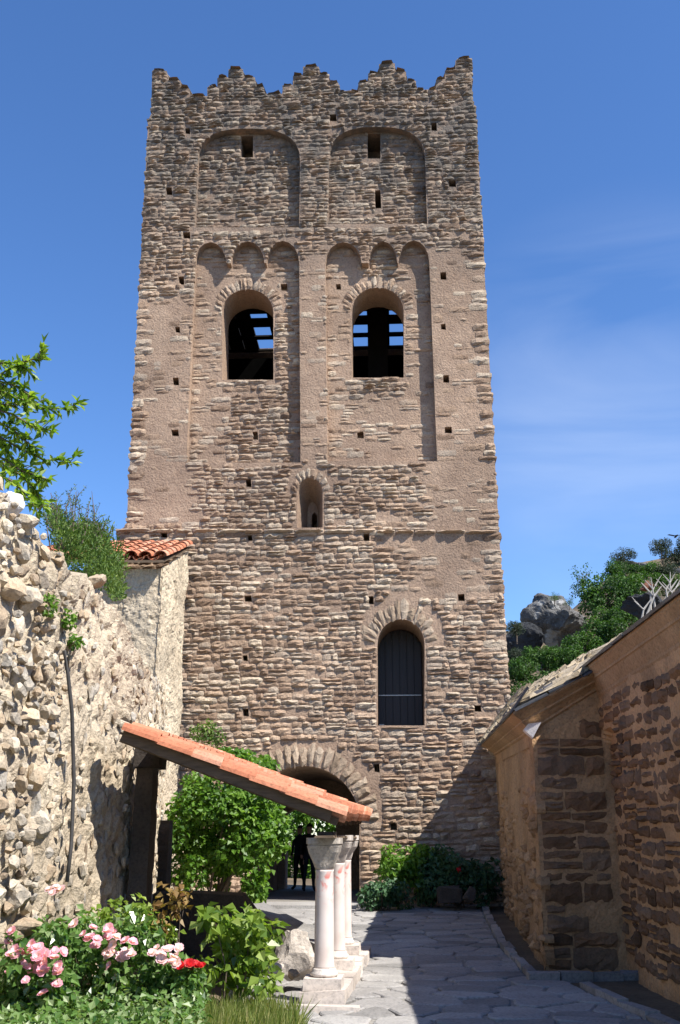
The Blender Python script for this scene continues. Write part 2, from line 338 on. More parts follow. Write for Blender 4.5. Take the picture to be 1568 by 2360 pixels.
def prism_bm(bm, pl, w0, w1, pl2=None):
    pl2 = pl2 or pl
    a = [bm.verts.new(TW(u, w0, z)) for u, z in pl]; b_ = [bm.verts.new(TW(u, w1, z)) for u, z in pl2]
    n = len(pl)
    bm.faces.new(a); bm.faces.new(b_[::-1])
    for i in range(n): bm.faces.new((a[i], b_[i], b_[(i + 1) % n], a[(i + 1) % n]))
def bm_obj(bm, nm):
    bmesh.ops.recalc_face_normals(bm, faces=bm.faces)
    me = bpy.data.meshes.new(nm); bm.to_mesh(me); bm.free()
    o = bpy.data.objects.new(nm, me); COL.objects.link(o); return o
def inset(pl, du, dz, cz=None):
    cu = sum(p[0] for p in pl) / len(pl); zmin = min(p[1] for p in pl); zmax = max(p[1] for p in pl); zc = (zmin + zmax) / 2
    wu = max(p[0] for p in pl) - cu
    return [(cu + (u - cu) * (wu - du) / wu, zc + (z - zc) * (1 - dz / (zmax - zc))) for u, z in pl]
REC = 0.25; TDEP = 7.0; WALLT = 1.35
bm = bmesh.new(); prism_bm(bm, outline, 0, TDEP); core = bm_obj(bm, 'tower_wall')
cutters = []
bm = bmesh.new()
for p in (up_L, up_R, lo_L, lo_R): prism_bm(bm, p, -0.5, REC)
cutters.append(bm_obj(bm, 'c1'))
bm = bmesh.new()
for p in (win_L, win_R): prism_bm(bm, p, -0.6, 2.2)
prism_bm(bm, door, -0.6, 1.45)
prism_bm(bm, slit, -0.001, 0.9, [(u * 0.42 + 0.58 * (slit[0][0] + slit[-1][0]) / 2 , slit[0][1] + (z - slit[0][1]) * 0.72) for u, z in slit])
prism_bm(bm, tun, -0.6, 6.2)
for p in darks: prism_bm(bm, p, -0.6, 1.1)
for p in hole_polys: prism_bm(bm, p, -0.6, 0.5)
cutters.append(bm_obj(bm, 'c2'))
bm = bmesh.new()
ul, ur = outline[3][0] + 1.0, outline[-2][0] - 1.0
prism_bm(bm, [(ul, SILL_W[0][1] - 0.6), (ur, SILL_W[0][1] - 0.6), (ur, 30), (ul, 30)], WALLT, 6.0)
cutters.append(bm_obj(bm, 'c3'))
bm = bmesh.new()
prism_bm(bm, [(-9, 17.3), (9, 17.3), (9, 30), (-9, 30)], 5.5, 8.5)
e0 = at_y(662, 2050, 32); e1 = at_y(738, 2050, 32)
eu0, eu1 = (e0 - TO).dot(TU), (e1 - TO).dot(TU)
prism_bm(bm, [(eu0, ZB + 0.04), (eu1 + 0.5, ZB + 0.04), (eu1 + 0.5, 2.3), ((eu0 + eu1) / 2 + .25, 2.75), (eu0, 2.3)], 5.8, 8.0)
su = (slit[0][0] + slit[-1][0]) / 2
prism_bm(bm, [(su - 0.03, slit[0][1] + 0.02), (su + 0.12, slit[0][1] + 0.02), (su + 0.12, slit[0][1] + 0.62), (su + .045, slit[0][1] + 0.7), (su - 0.03, slit[0][1] + 0.62)], 0.7, 1.8)
cutters.append(bm_obj(bm, 'c4'))
for c_ in cutters:
    md = core.modifiers.new('b', 'BOOLEAN'); md.object = c_; md.operation = 'DIFFERENCE'; md.solver = 'EXACT'
dg = bpy.context.evaluated_depsgraph_get()
cme = bpy.data.meshes.new_from_object(core.evaluated_get(dg)); cme.name = 'tower_wall'
bpy.data.objects.remove(core)
for c_ in cutters: bpy.data.objects.remove(c_)
# grid the wall so its plaster can be uneven, then nudge it
bm = bmesh.new(); bm.from_mesh(cme)
bmesh.ops.triangulate(bm, faces=[f for f in bm.faces if len(f.verts) > 4])
tower = thing('stone_tower', 'tall square stone tower with stepped crenellations and arched belfry windows', 'tower', TW(0, 3.5, 0))
bm.to_mesh(cme); bm.free()
cme.materials.clear(); cme.materials.append(M_PLASTER)
at = cme.attributes.new('tint', 'FLOAT', 'POINT'); at.data.foreach_set('value', [0.5] * len(cme.vertices))
link('tower_wall', cme, M_PLASTER, tower)

def inpoly(P, U, Z):
    P = np.asarray(P); res = np.zeros(U.shape, bool); n = len(P)
    for i in range(n):
        x0, y0 = P[i]; x1, y1 = P[(i + 1) % n]
        if y0 == y1: continue
        c_ = ((y0 > Z) != (y1 > Z)) & (U < (x1 - x0) * (Z - y0) / (y1 - y0) + x0)
        res ^= c_
    return res
def grow(pl, d):
    cu = sum(p[0] for p in pl) / len(pl); cz = sum(p[1] for p in pl) / len(pl)
    return [(u + math.copysign(d, u - cu), z + math.copysign(d, z - cz)) for u, z in pl]
VT = 0.42
def ring_poly(pl, t):
    """polygon widened by t round an arch head only"""
    umin = min(p[0] for p in pl); umax = max(p[0] for p in pl); zs = sorted(p[1] for p in pl)
    cu = (umin + umax) / 2; zspr = pl[1][1]
    return [(cu + (u - cu) * (1 + t / ((umax - umin) / 2)), z + (t if z > zspr + 0.3 else t * max(0, (z - zspr) / 0.3))) for u, z in pl if z >= zspr - 1e-6]
openings = [grow(p, 0.03) for p in (win_L, win_R, door, slit)] + [tun] + [grow(p, 0.02) for p in darks] + [grow(p, 0.015) for p in hole_polys]
ringsZ = [ring_poly(win_L, 0.36), ring_poly(win_R, 0.36), ring_poly(door, 0.46), ring_poly(slit, 0.28), ring_poly(tun, 0.52)]
def label(U, Z):
    lab = np.where(inpoly(outline, U, Z), 0, -1)
    for p in (up_L, up_R, lo_L, lo_R): lab = np.where(inpoly(p, U, Z) & (lab >= 0), 1, lab)
    for p in openings + ringsZ: lab = np.where(inpoly(p, U, Z), -1, lab)
    return lab

def block(nu, nz, quad, base, pro, rg, put, rough=0.3, back=0.06, rnd=0.25):
    """rough hewn block: quad = 4 corners (u,z) from lower left counterclockwise; put(u,w,z) -> world"""
    s = np.linspace(-1, 1, nu + 1); t = np.linspace(-1, 1, nz + 1)
    S, T = np.meshgrid(s, t)
    q = np.asarray(quad)
    a = (S + 1) / 2; b_ = (T + 1) / 2
    U = (q[0, 0] * (1 - a) + q[1, 0] * a) * (1 - b_) + (q[3, 0] * (1 - a) + q[2, 0] * a) * b_
    Z = (q[0, 1] * (1 - a) + q[1, 1] * a) * (1 - b_) + (q[3, 1] * (1 - a) + q[2, 1] * a) * b_
    hz = q[2, 1] - q[1, 1]
    cu_, cz_ = q[:, 0].mean(), q[:, 1].mean(); asp_ = max(1.0, (q[1, 0] - q[0, 0]) / max(hz, .01))
    U = cu_ + (U - cu_) * (1 - rnd * np.abs(T) ** 3 / (1.2 + .8 * (asp_ - 1))); Z = cz_ + (Z - cz_) * (1 - rnd * np.abs(S) ** 4 * .6)
    Z = Z + rg.normal(0, 0.07, Z.shape) * hz; U = U + rg.normal(0, 0.03, U.shape) * hz
    prof = np.sqrt(np.clip(1 - np.abs(S) ** 4, 0, 1) * np.clip(1 - np.abs(T) ** 3, 0, 1))
    tilt = rg.uniform(-0.35, 0.35) * T + rg.uniform(-0.25, 0.25) * S
    D = pro * (0.30 + 0.70 * prof) * (1 + 0.5 * tilt * prof + rg.normal(0, rough, S.shape) * (0.3 + 0.7 * prof))
    Wd = base - D
    n = (nu + 1) * (nz + 1)
    verts = [put(u, w_, z) for u, w_, z in zip(U.ravel(), Wd.ravel(), Z.ravel())]
    k = nu + 1
    ring = list(range(nu)) + [nu + j * k for j in range(nz)] + [nz * k + nu - i for i in range(nu)] + [(nz - j) * k for j in range(nz)]
    Uf, Zf = U.ravel(), Z.ravel()
    verts += [put(Uf[i], base + back, Zf[i]) for i in ring]
    faces = [(j * k + i, j * k + i + 1, (j + 1) * k + i + 1, (j + 1) * k + i) for j in range(nz) for i in range(nu)]
    m = len(ring)
    faces += [(ring[(i + 1) % m], ring[i], n + i, n + (i + 1) % m) for i in range(m)]
    return verts, faces
def plaster_amount(px, py):
    """how much old render still covers the masonry there (0 bare .. 1 covered)"""
    def bx(x0, x1, y0, y1, s=28):
        return max(0, min(1, (px - x0) / s + .5)) * max(0, min(1, (x1 - px) / s + .5)) * max(0, min(1, (py - y0) / s + .5)) * max(0, min(1, (y1 - py) / s + .5))
    v = max(bx(280, 445, 690, 1205), bx(985, 1200, 580, 1290), bx(690, 755, 590, 1060), bx(440, 520, 600, 1060) * .8, bx(755, 1000, 900, 1060) * .75, bx(755, 815, 580, 900) * .8, bx(930, 985, 580, 900) * .7, bx(950, 1200, 1215, 1375), bx(520, 660, 590, 660) * .7, bx(850, 960, 1180, 1260) * .5)
    return v
def out_to_local(parent):
    return -(parent.location)
def build_courses(u0, u1, z0, z1, lab_fn, put, rg, hrange, lrange, pro_fn, joint, keep_fn, wob=0.02, slope=0.0, rnd=.25, tight=.82, jit=.15):
    """lay courses of blocks; returns list of (area, verts, faces, tint)"""
    res = []; z = z0
    while z < z1:
        h = rg.uniform(*hrange)
        step = 0.04; us = np.arange(u0, u1, step)
        L3 = np.stack([lab_fn(us, np.full(us.shape, z + h * f)) for f in (0.12, 0.5, 0.88)])
        lab = np.where((L3[0] == L3[1]) & (L3[1] == L3[2]), L3[1], -1)
        i = 0
        while i < len(us):
            if lab[i] < 0: i += 1; continue
            j = i
            while j < len(us) and lab[j] == lab[i]: j += 1
            a, b_ = us[i], us[j - 1] + step
            u = a
            while u < b_ - 0.05:
                ln = rg.uniform(*lrange) * (0.75 + 0.5 * h / hrange[1])
                e = min(u + ln, b_)
                if b_ - e < lrange[0] * 0.6: e = b_
                dz = wob * math.sin(u * 1.7 + z * 0.9) + slope * u
                hh = h * rg.uniform(tight, 1.06 if tight < .9 else 1.0); zo = z + rg.uniform(0, max(0.0, h - hh))
                g = joint * rg.uniform(0.5, 1.4)
                k = keep_fn((u + e) / 2, z + h / 2)
                if rg.random() < k:
                    pieces = [(u, e, zo, zo + hh)]
                    if h > hrange[1] * 0.8 and rg.random() < 0.25: pieces = [(u, e, zo, zo + hh * .48), (u, e, zo + hh * .52, zo + hh)]
                    for (pu0, pu1, pz0, pz1) in pieces:
                        c4 = lambda: rg.uniform(-jit, jit) * h
                        quad = [(pu0 + g / 2 + c4() * .6, pz0 + g / 2 + dz + c4() * .5), (pu1 - g / 2 + c4() * .6, pz0 + g / 2 + dz + c4() * .5), (pu1 - g / 2 + c4() * .6, pz1 - g / 2 + dz + c4() * .5), (pu0 + g / 2 + c4() * .6, pz1 - g / 2 + dz + c4() * .5)]
                        p_, base = pro_fn((pu0 + pu1) / 2, (pz0 + pz1) / 2, lab[i])
                        nu = max(3, min(7, int((pu1 - pu0) / 0.08)))
                        v, f = block(nu, 4 if h > .17 else 3, quad, base, p_, rg, put, rnd=rnd)
                        res.append(((pu1 - pu0) * (pz1 - pz0), v, f, rg.random()))
                u = e
            i = j
        z += h
    return res
def stones_to_parts(res, n_parts, name, rest_name, mat, parent):
    res.sort(key=lambda r: -r[0])
    for ar, v, f, t in res[:n_parts]:
        link(name, mesh(name, v, f, [t] * len(v)), mat, parent)
    if len(res) > n_parts:
        b_ = MB()
        for ar, v, f, t in res[n_parts:]: b_.add(v, f, t)
        tag(b_.build(rest_name, mat, parent), kind='stuff')

rg = np.random.default_rng(11)
def tpro(u, z, lab):
    p = TW(u, 0, z); px, py = to_px(p); k = plaster_amount(px, py)
    base = REC if lab == 1 else 0.0
    pr = rg.uniform(0.022, 0.064) * (1 - k) + rg.uniform(0.006, 0.018) * k
    if py < 300: pr *= 1.15
    return pr, base
def tkeep(u, z):
    px, py = to_px(TW(u, 0, z)); k = plaster_amount(px, py)
    return 0.975 - 0.74 * k
st = build_courses(-5.6, 5.4, 0.0, 25.5, label, lambda u, w_, z: TW(u, w_, z), rg, (0.085, 0.185), (0.14, 0.48), tpro, 0.013, tkeep, wob=0.045, tight=.88, jit=.13)
# string course: a projecting line of long flat slabs
(su0, sz0), (su1, sz1) = UZ(272, 1228), UZ(1090, 1230)
u = su0 - 0.05
while u < su1:
    ln = rg.uniform(0.45, 0.95); zz = sz0 + (sz1 - sz0) * (u - su0) / (su1 - su0) + rg.uniform(-.012, .012); hh = rg.uniform(.07, .11)
    v, f = block(6, 2, [(u, zz), (u + ln - .02, zz), (u + ln - .02, zz + hh), (u, zz + hh)], 0, rg.uniform(.10, .15), rg, lambda a, b_, c_: TW(a, b_, c_), rough=.12)
    st.append((ln * 0.3, v, f, rg.uniform(.5, 1.0))); u += ln
# long coping slabs on the steps of the crenellations
bp = [UZ(*z1(*p)) for p in batt]
cop = []
for i in range(len(bp) - 1):
    (ua, za), (ub, zb) = bp[i], bp[i + 1]
    if abs(za - zb) < 0.25 and ub - ua > 0.15:
        z = min(za, zb) - 0.005; n = 2 if ub - ua > 0.55 else 1
        for k in range(n):
            a = ua + (ub - ua) * k / n - (0.05 if k == 0 else -.01); b_ = ua + (ub - ua) * (k + 1) / n + (0.05 if k == n - 1 else -.01)
            hh = rg.uniform(.05, .10)
            v, f = block(4, 2, [(a, z), (b_, z), (b_, z + hh + rg.uniform(-.02, .03)), (a, z + hh)], 0.55, 0.55 + rg.uniform(.05, .12), rg, lambda x, y, q: TW(x, y, q), rough=.03)
            cop.append((v, f, rg.uniform(0.1, 0.7)))
for v, f, t in cop: link('coping_stone', mesh('coping_stone', v, f, [t] * len(v)), M_COPING, tower)
# quoins that break the straight corners
for edge, sgn in ((left_edge, 1), (right_edge, -1)):
    E = sorted([UZ(*p) for p in edge], key=lambda p: p[1])
    z = 2.0 if sgn < 0 else 8.3
    while z < 23.5:
        hh = rg.uniform(.10, .24)
        ue = np.interp(z + hh / 2, [e[1] for e in E], [e[0] for e in E]); ln = rg.uniform(.2, .5)
        a, b_ = (ue - rg.uniform(.0, .055), ue + ln) if sgn > 0 else (ue - ln, ue + rg.uniform(.0, .055))
        if rg.random() < 0.8:
            v, f = block(4, 3, [(a, z), (b_, z), (b_, z + hh - .02), (a, z + hh - .02)], 0.0, rg.uniform(.02, .06), rg, lambda x, y, q: TW(x, y, q), back=.5)
            st.append((0.01, v, f, rg.random()))
        z += hh
stones_to_parts(st, 300, 'stone', 'small_stones', M_TOWER, tower)

def voussoirs(pl, t, n, rg, parent, mat, pro=(.03, .07), base=0, name='voussoir', gap=.10, tr=(.85, 1.12)):
    arc = [p for p in pl[1:-1]]
    L_ = [0]
    for i in range(1, len(arc)): L_.append(L_[-1] + math.hypot(arc[i][0] - arc[i - 1][0], arc[i][1] - arc[i - 1][1]))
    cu = (arc[0][0] + arc[-1][0]) / 2; cz = arc[0][1] - 0.15
    def pt(s): return np.interp(s, L_, [a[0] for a in arc]), np.interp(s, L_, [a[1] for a in arc])
    cuts = np.cumsum(rg.uniform(.7, 1.35, n)); cuts = np.concatenate([[0], cuts / cuts[-1] * L_[-1]])
    for i in range(n):
        g = (cuts[i + 1] - cuts[i]) * gap / 2
        p0, p1 = pt(cuts[i] + g), pt(cuts[i + 1] - g); tt = t * rg.uniform(*tr)
        def outw(p):
            d = (p[0] - cu, p[1] - cz); l = math.hypot(*d); return (p[0] + d[0] / l * tt, p[1] + d[1] / l * tt)
        # quad: lower-left is the intrados, going clockwise as seen
        q = [p1, p0, outw(p0), outw(p1)]
        v, f = block(3, 4, q, base, rg.uniform(*pro), rg, lambda a, b_, c_: TW(a, b_, c_), rough=.2)
        tn = rg.random()
        link(name, mesh(name, v, f, [tn] * len(v)), mat, parent)
voussoirs(tun, 0.50, 26, rg, tower, M_VOUSS, (.03, .08))
voussoirs(door, 0.46, 15, rg, tower, M_VOUSS, (.02, .05), tr=(.7, 1.15))
voussoirs(win_L, 0.36, 19, rg, tower, M_TOWER, (.015, .045), REC, tr=(.7, 1.1)); voussoirs(win_R, 0.36, 19, rg, tower, M_TOWER, (.015, .045), REC, tr=(.7, 1.1))
voussoirs(slit, 0.26, 9, rg, tower, M_TOWER, (.02, .05), tr=(.7, 1.1))
# sills
for pl, base in ((win_L, REC), (win_R, REC), (door, 0), (slit, 0)):
    a, b_ = pl[-1][0] - .1, pl[0][0] + .1; z = pl[0][1]
    v, f = block(6, 2, [(a, z - .09), (b_, z - .09), (b_, z - .005), (a, z - .005)], base + .3, .3 + .05, rg, lambda x, y, q: TW(x, y, q), rough=.02)
    link('window_sill', mesh('window_sill', v, f, [.7] * len(v)), M_VOUSS, tower)
# door leaf of upright boards deep in its niche
du0, du1, dz0 = door[-1][0], door[0][0], door[0][1]; zc = max(p[1] for p in door); dm = (du0 + du1) / 2; dr = (du1 - du0) / 2; dsp = door[1][1]
nb = 6; shutter = None
for k in range(nb):
    a = du0 + .012 + (du1 - du0 - .024) * k / nb + .006; b_ = du0 + .012 + (du1 - du0 - .024) * (k + 1) / nb - .006
    def top(u): return dsp + (zc - dsp) * math.sqrt(max(0, 1 - ((u - dm) / dr) ** 2)) - .02
    vv = [(a, dz0 + .02), (b_, dz0 + .02), (b_, top(b_)), ((a + b_) / 2, top((a + b_) / 2)), (a, top(a))]
    wf = 1.28 + (k % 2) * .004
    v = [TW(u, wf, z) for u, z in vv] + [TW(u, wf + .05, z) for u, z in vv]
    f = [(0, 1, 2, 3, 4), (9, 8, 7, 6, 5)] + [(i, (i + 5), (i + 1) % 5 + 5, (i + 1) % 5) for i in range(5)]
    if shutter is None:
        b0 = MB(); b0.box(du0 + .0, du1 - .0, 0, .03, dz0 + .01, dsp + .3)
        b0.v = [tuple(TW(x, 1.36 + y, z)) for x, y, z in b0.v]
        shutter = b0.build('door', M_DOOR, tower)
    link('board', mesh('board', v, f, [.5] * 10), M_DOOR, shutter)
bb = MB(); zbar = UZ(920, 1561)[1] - 0.27
bb.v = []; bb.box(du0 + .02, du1 - .03, 1.245, 1.275, zbar - .012, zbar + .012); bb.v = [tuple(TW(x, y, z)) for x, y, z in bb.v]
bb.build('crossbar', M_IRON, shutter)
bb = MB(); bb.box(du0 + .03, du0 + .15, 1.24, 1.275, zbar - .75, zbar - .72); bb.v = [tuple(TW(x, y, z)) for x, y, z in bb.v]; bb.build('latch', M_IRON, shutter)
# belfry loft: boards and beams with gaps to the sky
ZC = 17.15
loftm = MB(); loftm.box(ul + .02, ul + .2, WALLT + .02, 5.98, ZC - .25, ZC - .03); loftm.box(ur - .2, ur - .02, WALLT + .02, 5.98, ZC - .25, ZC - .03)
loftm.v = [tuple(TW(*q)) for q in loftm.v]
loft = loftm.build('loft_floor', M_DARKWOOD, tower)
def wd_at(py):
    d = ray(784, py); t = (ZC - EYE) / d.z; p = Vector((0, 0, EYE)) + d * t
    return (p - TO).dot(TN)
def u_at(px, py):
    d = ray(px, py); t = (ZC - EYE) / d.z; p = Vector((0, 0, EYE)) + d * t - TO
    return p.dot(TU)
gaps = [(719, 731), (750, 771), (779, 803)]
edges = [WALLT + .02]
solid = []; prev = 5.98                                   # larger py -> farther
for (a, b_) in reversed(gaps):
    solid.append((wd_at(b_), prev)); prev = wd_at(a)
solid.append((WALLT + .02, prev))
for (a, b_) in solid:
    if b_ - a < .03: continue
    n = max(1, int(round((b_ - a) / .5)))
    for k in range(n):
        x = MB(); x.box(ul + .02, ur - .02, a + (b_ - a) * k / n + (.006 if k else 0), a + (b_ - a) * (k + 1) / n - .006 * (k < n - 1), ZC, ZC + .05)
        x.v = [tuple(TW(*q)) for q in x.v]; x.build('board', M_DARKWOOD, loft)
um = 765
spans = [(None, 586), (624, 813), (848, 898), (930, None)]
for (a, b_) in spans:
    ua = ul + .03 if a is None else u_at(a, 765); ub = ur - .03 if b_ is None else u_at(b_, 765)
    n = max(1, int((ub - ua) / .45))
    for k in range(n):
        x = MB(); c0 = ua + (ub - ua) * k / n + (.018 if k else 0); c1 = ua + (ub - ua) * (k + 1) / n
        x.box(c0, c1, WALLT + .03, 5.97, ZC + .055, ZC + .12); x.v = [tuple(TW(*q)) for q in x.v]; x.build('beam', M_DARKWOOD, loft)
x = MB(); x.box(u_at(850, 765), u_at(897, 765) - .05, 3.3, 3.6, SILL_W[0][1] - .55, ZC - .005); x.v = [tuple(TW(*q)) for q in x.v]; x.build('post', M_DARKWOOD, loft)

pt = MB(); pt.box(ul + .03, ur - .03, 5.90, 5.95, SILL_W[0][1] - .58, ZC - .27); pt.v = [tuple(TW(*q)) for q in pt.v]; pt.build('shade_partition', M_LOFTSHADE, tower)  # added black screen before the back wall, keeps the belfry dark
pt = MB(); pt.box(ul + .03, ur - .03, WALLT + .02, 5.88, SILL_W[0][1] - .59, SILL_W[0][1] - .55); pt.v = [tuple(TW(*q)) for q in pt.v]; pt.build('shade_floor_boards', M_LOFTSHADE, tower)  # added black floor, hides sunlight falling inside the belfry

for side in (ul + .03, ur - .07):  # added black linings so the inner side walls show no sun
    pt = MB(); pt.box(side, side + .04, WALLT + .02, 5.88, SILL_W[0][1] - .54, ZC - .27); pt.v = [tuple(TW(*q)) for q in pt.v]; pt.build('shade_lining', M_LOFTSHADE, tower)
# ---------------------------------------------------------------- rocks, used in several places
def rock_mesh(name, sub, seed, amp=0.35, sc=1.0, flat=0.5, chunk=0.35):
    bm = bmesh.new(); bmesh.ops.create_icosphere(bm, subdivisions=sub, radius=1.0)
    rr = random.Random(seed); off = Vector((rr.uniform(-50, 50), rr.uniform(-50, 50), rr.uniform(-50, 50)))
    planes = [(Vector((rr.gauss(0, 1), rr.gauss(0, 1), rr.gauss(0, 1))).normalized(), rr.uniform(0.46, 0.78)) for _ in range(12)]
    for v in bm.verts:
        p = v.co.copy()
        for nrm, d in planes:                      # broken faces
            k = p.dot(nrm) - d
            if k > 0: p -= nrm * k * 0.98
        d = mnoise.fractal(p * sc * 1.3 + off, 1.0, 2.0, 4) * amp * .5 + (mnoise.cell(p * 2.0 * sc + off) - .5) * chunk * .12
        v.co = p * (1 + d)
    me = bpy.data.meshes.new(name); bm.to_mesh(me); bm.free()
    at = me.attributes.new('tint', 'FLOAT', 'POINT'); t = rr.random(); at.data.foreach_set('value', [t] * len(me.vertices))
    return me
def rock_arrays(me):
    return np.array([v.co[:] for v in me.vertices]), [tuple(p.vertices) for p in me.polygons]
ROCKS = [rock_arrays(rock_mesh('r', 2, 100 + k)) for k in range(10)]
ROCKS1 = [rock_arrays(rock_mesh('r', 1, 200 + k)) for k in range(10)]
for m in list(bpy.data.meshes):
    if m.users == 0: bpy.data.meshes.remove(m)

# ---------------------------------------------------------------- rubble retaining wall on the left
PLAN = [(-3.30, 5.5), (-3.08, 8.0), (-2.98, 9.2), (-2.80, 10.6), (-2.58, 13.0), (-2.72, 15.0), (-3.0, 17.0), (-3.36, 19.5), (-3.62, 21.7)]
PL = np.array(PLAN); PS = np.concatenate([[0], np.cumsum(np.hypot(np.diff(PL[:, 0]), np.diff(PL[:, 1])))])
SIL = [(-200, 960), (-60, 1060), (0, 1090), (15, 1091), (18, 1132), (41, 1134), (62, 1157), (79, 1192), (87, 1211), (116, 1213), (126, 1240), (133, 1261), (157, 1279), (159, 1310), (186, 1327), (218, 1321), (234, 1344), (255, 1375), (276, 1406), (307, 1468), (340, 1530), (372, 1575), (420, 1600)]
def plan(s): return np.array([np.interp(s, PS, PL[:, 0]), np.interp(s, PS, PL[:, 1])])
def crest(s):
    x, y = plan(s); z = 4.6
    for _ in range(6):
        px = to_px((x, y, z))[0]
        row = np.interp(px, [q[0] for q in SIL], [q[1] for q in SIL])
        z = at_y(px, row, y).z
    return min(max(z, 3.8), 5.6)
CS = np.linspace(0, PS[-1], 240); CZ = np.array([crest(s) for s in CS])
def crest_i(s): return float(np.interp(s, CS, CZ))
def wall_base(s, z):
    x, y = plan(s); a = plan(min(s + .3, PS[-1])) - plan(max(s - .3, 0)); a /= np.hypot(*a)
    n = Vector((a[1], -a[0], 0))
    bat = 0.035 * (2.5 - z)
    return Vector((x, y, z)) + n * bat, n, Vector((a[0], a[1], 0))
LOOSE = 5.6                                                 # plan length where the loose rubble gives way to mortared wall
for s_ in np.linspace(0, PS[-1], 400):
    p_, n_, a_ = wall_base(s_, 2.2)
    if to_px(p_)[0] > 96: LOOSE = s_; break
def wall_pt(s, z):
    p, n, a = wall_base(s, z)
    q = Vector((s, 0, z))
    d = 0.055 * mnoise.fractal(q * 0.9, 1.0, 2.0, 5)
    vd = mnoise.voronoi(Vector((s * 5.2, 3.1, z * 3.2)) + Vector((.5, .2, .3)) * mnoise.noise(q * 4), distance_metric='DISTANCE')[0]
    d += 0.055 * min(1.0, (vd[1] - vd[0]) * 2.2) - 0.03
    vd2 = mnoise.voronoi(q * 14.0)[0]; d += 0.018 * (vd2[1] - vd2[0])
    if s < LOOSE: d -= 0.06
    return p + n * d, n, a
ns, nz_ = 330, 120
vv = []; ff = []
for i in range(ns + 1):
    s = PS[-1] * i / ns; ct = crest_i(s)
    for j in range(nz_ + 1):
        z = -0.3 + (ct + 0.3) * j / nz_
        vv.append(wall_pt(s, z)[0])
    p, n, a = wall_pt(s, ct)
    vv.append(p - n * 0.35 + Vector((0, 0, 0.05 + 0.05 * mnoise.noise(p * 3)))); vv.append(p - n * 0.9 + Vector((0, 0, -.1)))
K = nz_ + 3
ff = [(i * K + j, (i + 1) * K + j, (i + 1) * K + j + 1, i * K + j + 1) for i in range(ns) for j in range(K - 1)]
rwall = thing('retaining_wall', 'long pale rubble wall with loose stones and rough lime mortar', 'wall', (-3, 13, 0))
link('wall_face', mesh('wall_face', vv, ff, [0.5 + 0.25 * mnoise.noise(Vector(q) * 2.2) for q in vv]), M_LIMEWALL, rwall)
rg = np.random.default_rng(23)
placed = []; big = []; small = MB()
def put_rock(s, z, sx, sz, dep, sub2, proud, tint, rot=None):
    p, n, a = wall_base(s, z)
    V, Fc = (ROCKS if sub2 else ROCKS1)[rg.integers(0, 10)]
    ang = rg.uniform(-.5, .5) if rot is None else rot
    up = Vector((0, 0, 1)); ax = a * math.cos(ang) + up * math.sin(ang); az = -a * math.sin(ang) + up * math.cos(ang)
    q = p + n * (proud)
    vs = [q + ax * (v[0] * sx) + az * (v[2] * sz) + n * (v[1] * dep) for v in V]
    return vs, Fc, tint
def try_place(n_try, smin, smax, rx, rz, dep, sub2, proud, spacing, region=None):
    for _ in range(n_try):
        s = rg.uniform(smin, smax); c_ = crest_i(s); z = rg.uniform(0.1, c_ - .03)
        sx, sz = rg.uniform(*rx), rg.uniform(*rz)
        if region and not region(s, z, c_): continue
        ok = True
        for (s2, z2, r2x, r2z) in placed:
            if abs(s - s2) < (sx + r2x) * spacing and abs(z - z2) < (sz + r2z) * spacing: ok = False; break
        if not ok: continue
        placed.append((s, z, sx, sz))
        big.append((sx * sz, *put_rock(s, z, sx, sz, dep * min(sx, sz) * 1.6, sub2, proud + rg.uniform(-.02, .05), rg.random())))
try_place(90, 0.3, LOOSE, (.15, .25), (.11, .18), .42, True, -0.05, .9)
try_place(1000, 0.3, LOOSE + .3, (.08, .15), (.06, .11), .5, True, -0.03, .8)
try_place(4500, 0.3, LOOSE + .4, (.045, .09), (.035, .07), .7, False, -0.02, .78)
try_place(260, LOOSE - .1, LOOSE + 5, (.07, .16), (.06, .12), .6, True, -0.05, .85, lambda s, z, c: z > c - .9 + (s - LOOSE) * .18)   # broken crest
nb_big = len(big)
try_place(2600, LOOSE, PS[-1], (.04, .11), (.05, .14), .35, False, -0.005, .95)
big.sort(key=lambda r: -r[0] * (1 if to_px(r[1][0])[0] > -10 else .01))
for k, (ar, v, f, t) in enumerate(big):
    if k < 280: link('stone', mesh('stone', v, f, [t] * len(v)), M_RUBBLE, rwall)
    else: small.add(v, f, t)
if small.v: tag(small.build('small_stones', M_RUBBLE, rwall), kind='stuff')
# named single stones that stand out in the photograph
def stone_px(name, px, py, wpx, hpx, mat, tint=.6, sub=3, seed=1, rot=0, Y=None, parent=None, lab=None):
    s = min(CS, key=lambda q: abs(to_px(wall_base(q, at_y(px, py, plan(q)[1]).z)[0])[0] - px))
    p, n, a = wall_base(s, 2); z = at_y(px, py, p.y).z
    p, n, a = wall_base(s, z)
    k = (p.y * cp + (z - EYE) * sp) / F
    me = rock_mesh(name, sub, seed); sx, sz = wpx * k / 2 * 1.05, hpx * k / 2 * 1.0
    X = Vector((1, 0, 0)); Zv = Vector((0, 0, 1)); ax = X * math.cos(rot) + Zv * math.sin(rot); az = -X * math.sin(rot) + Zv * math.cos(rot)
    yv = Vector((0, 1, 0))
    for v in me.vertices:
        c = v.co.copy(); v.co = p - n * .04 + ax * (c.x * sx) + az * (c.z * sz) + yv * (c.y * min(sx, sz) * 1.1)
    me.attributes['tint'].data.foreach_set('value', [tint] * len(me.vertices))
    o = link(name, me, mat, parent)
    if lab: o['label'] = lab
    return o
stone_px('boulder', 42, 1165, 66, 70, M_WHITESTONE, .6, 3, 5, -.6, parent=rwall, lab='smooth white boulder at the top of the wall')
stone_px('stone', 60, 1200, 90, 34, M_RUBBLE, .55, 3, 8, -.15, parent=rwall)
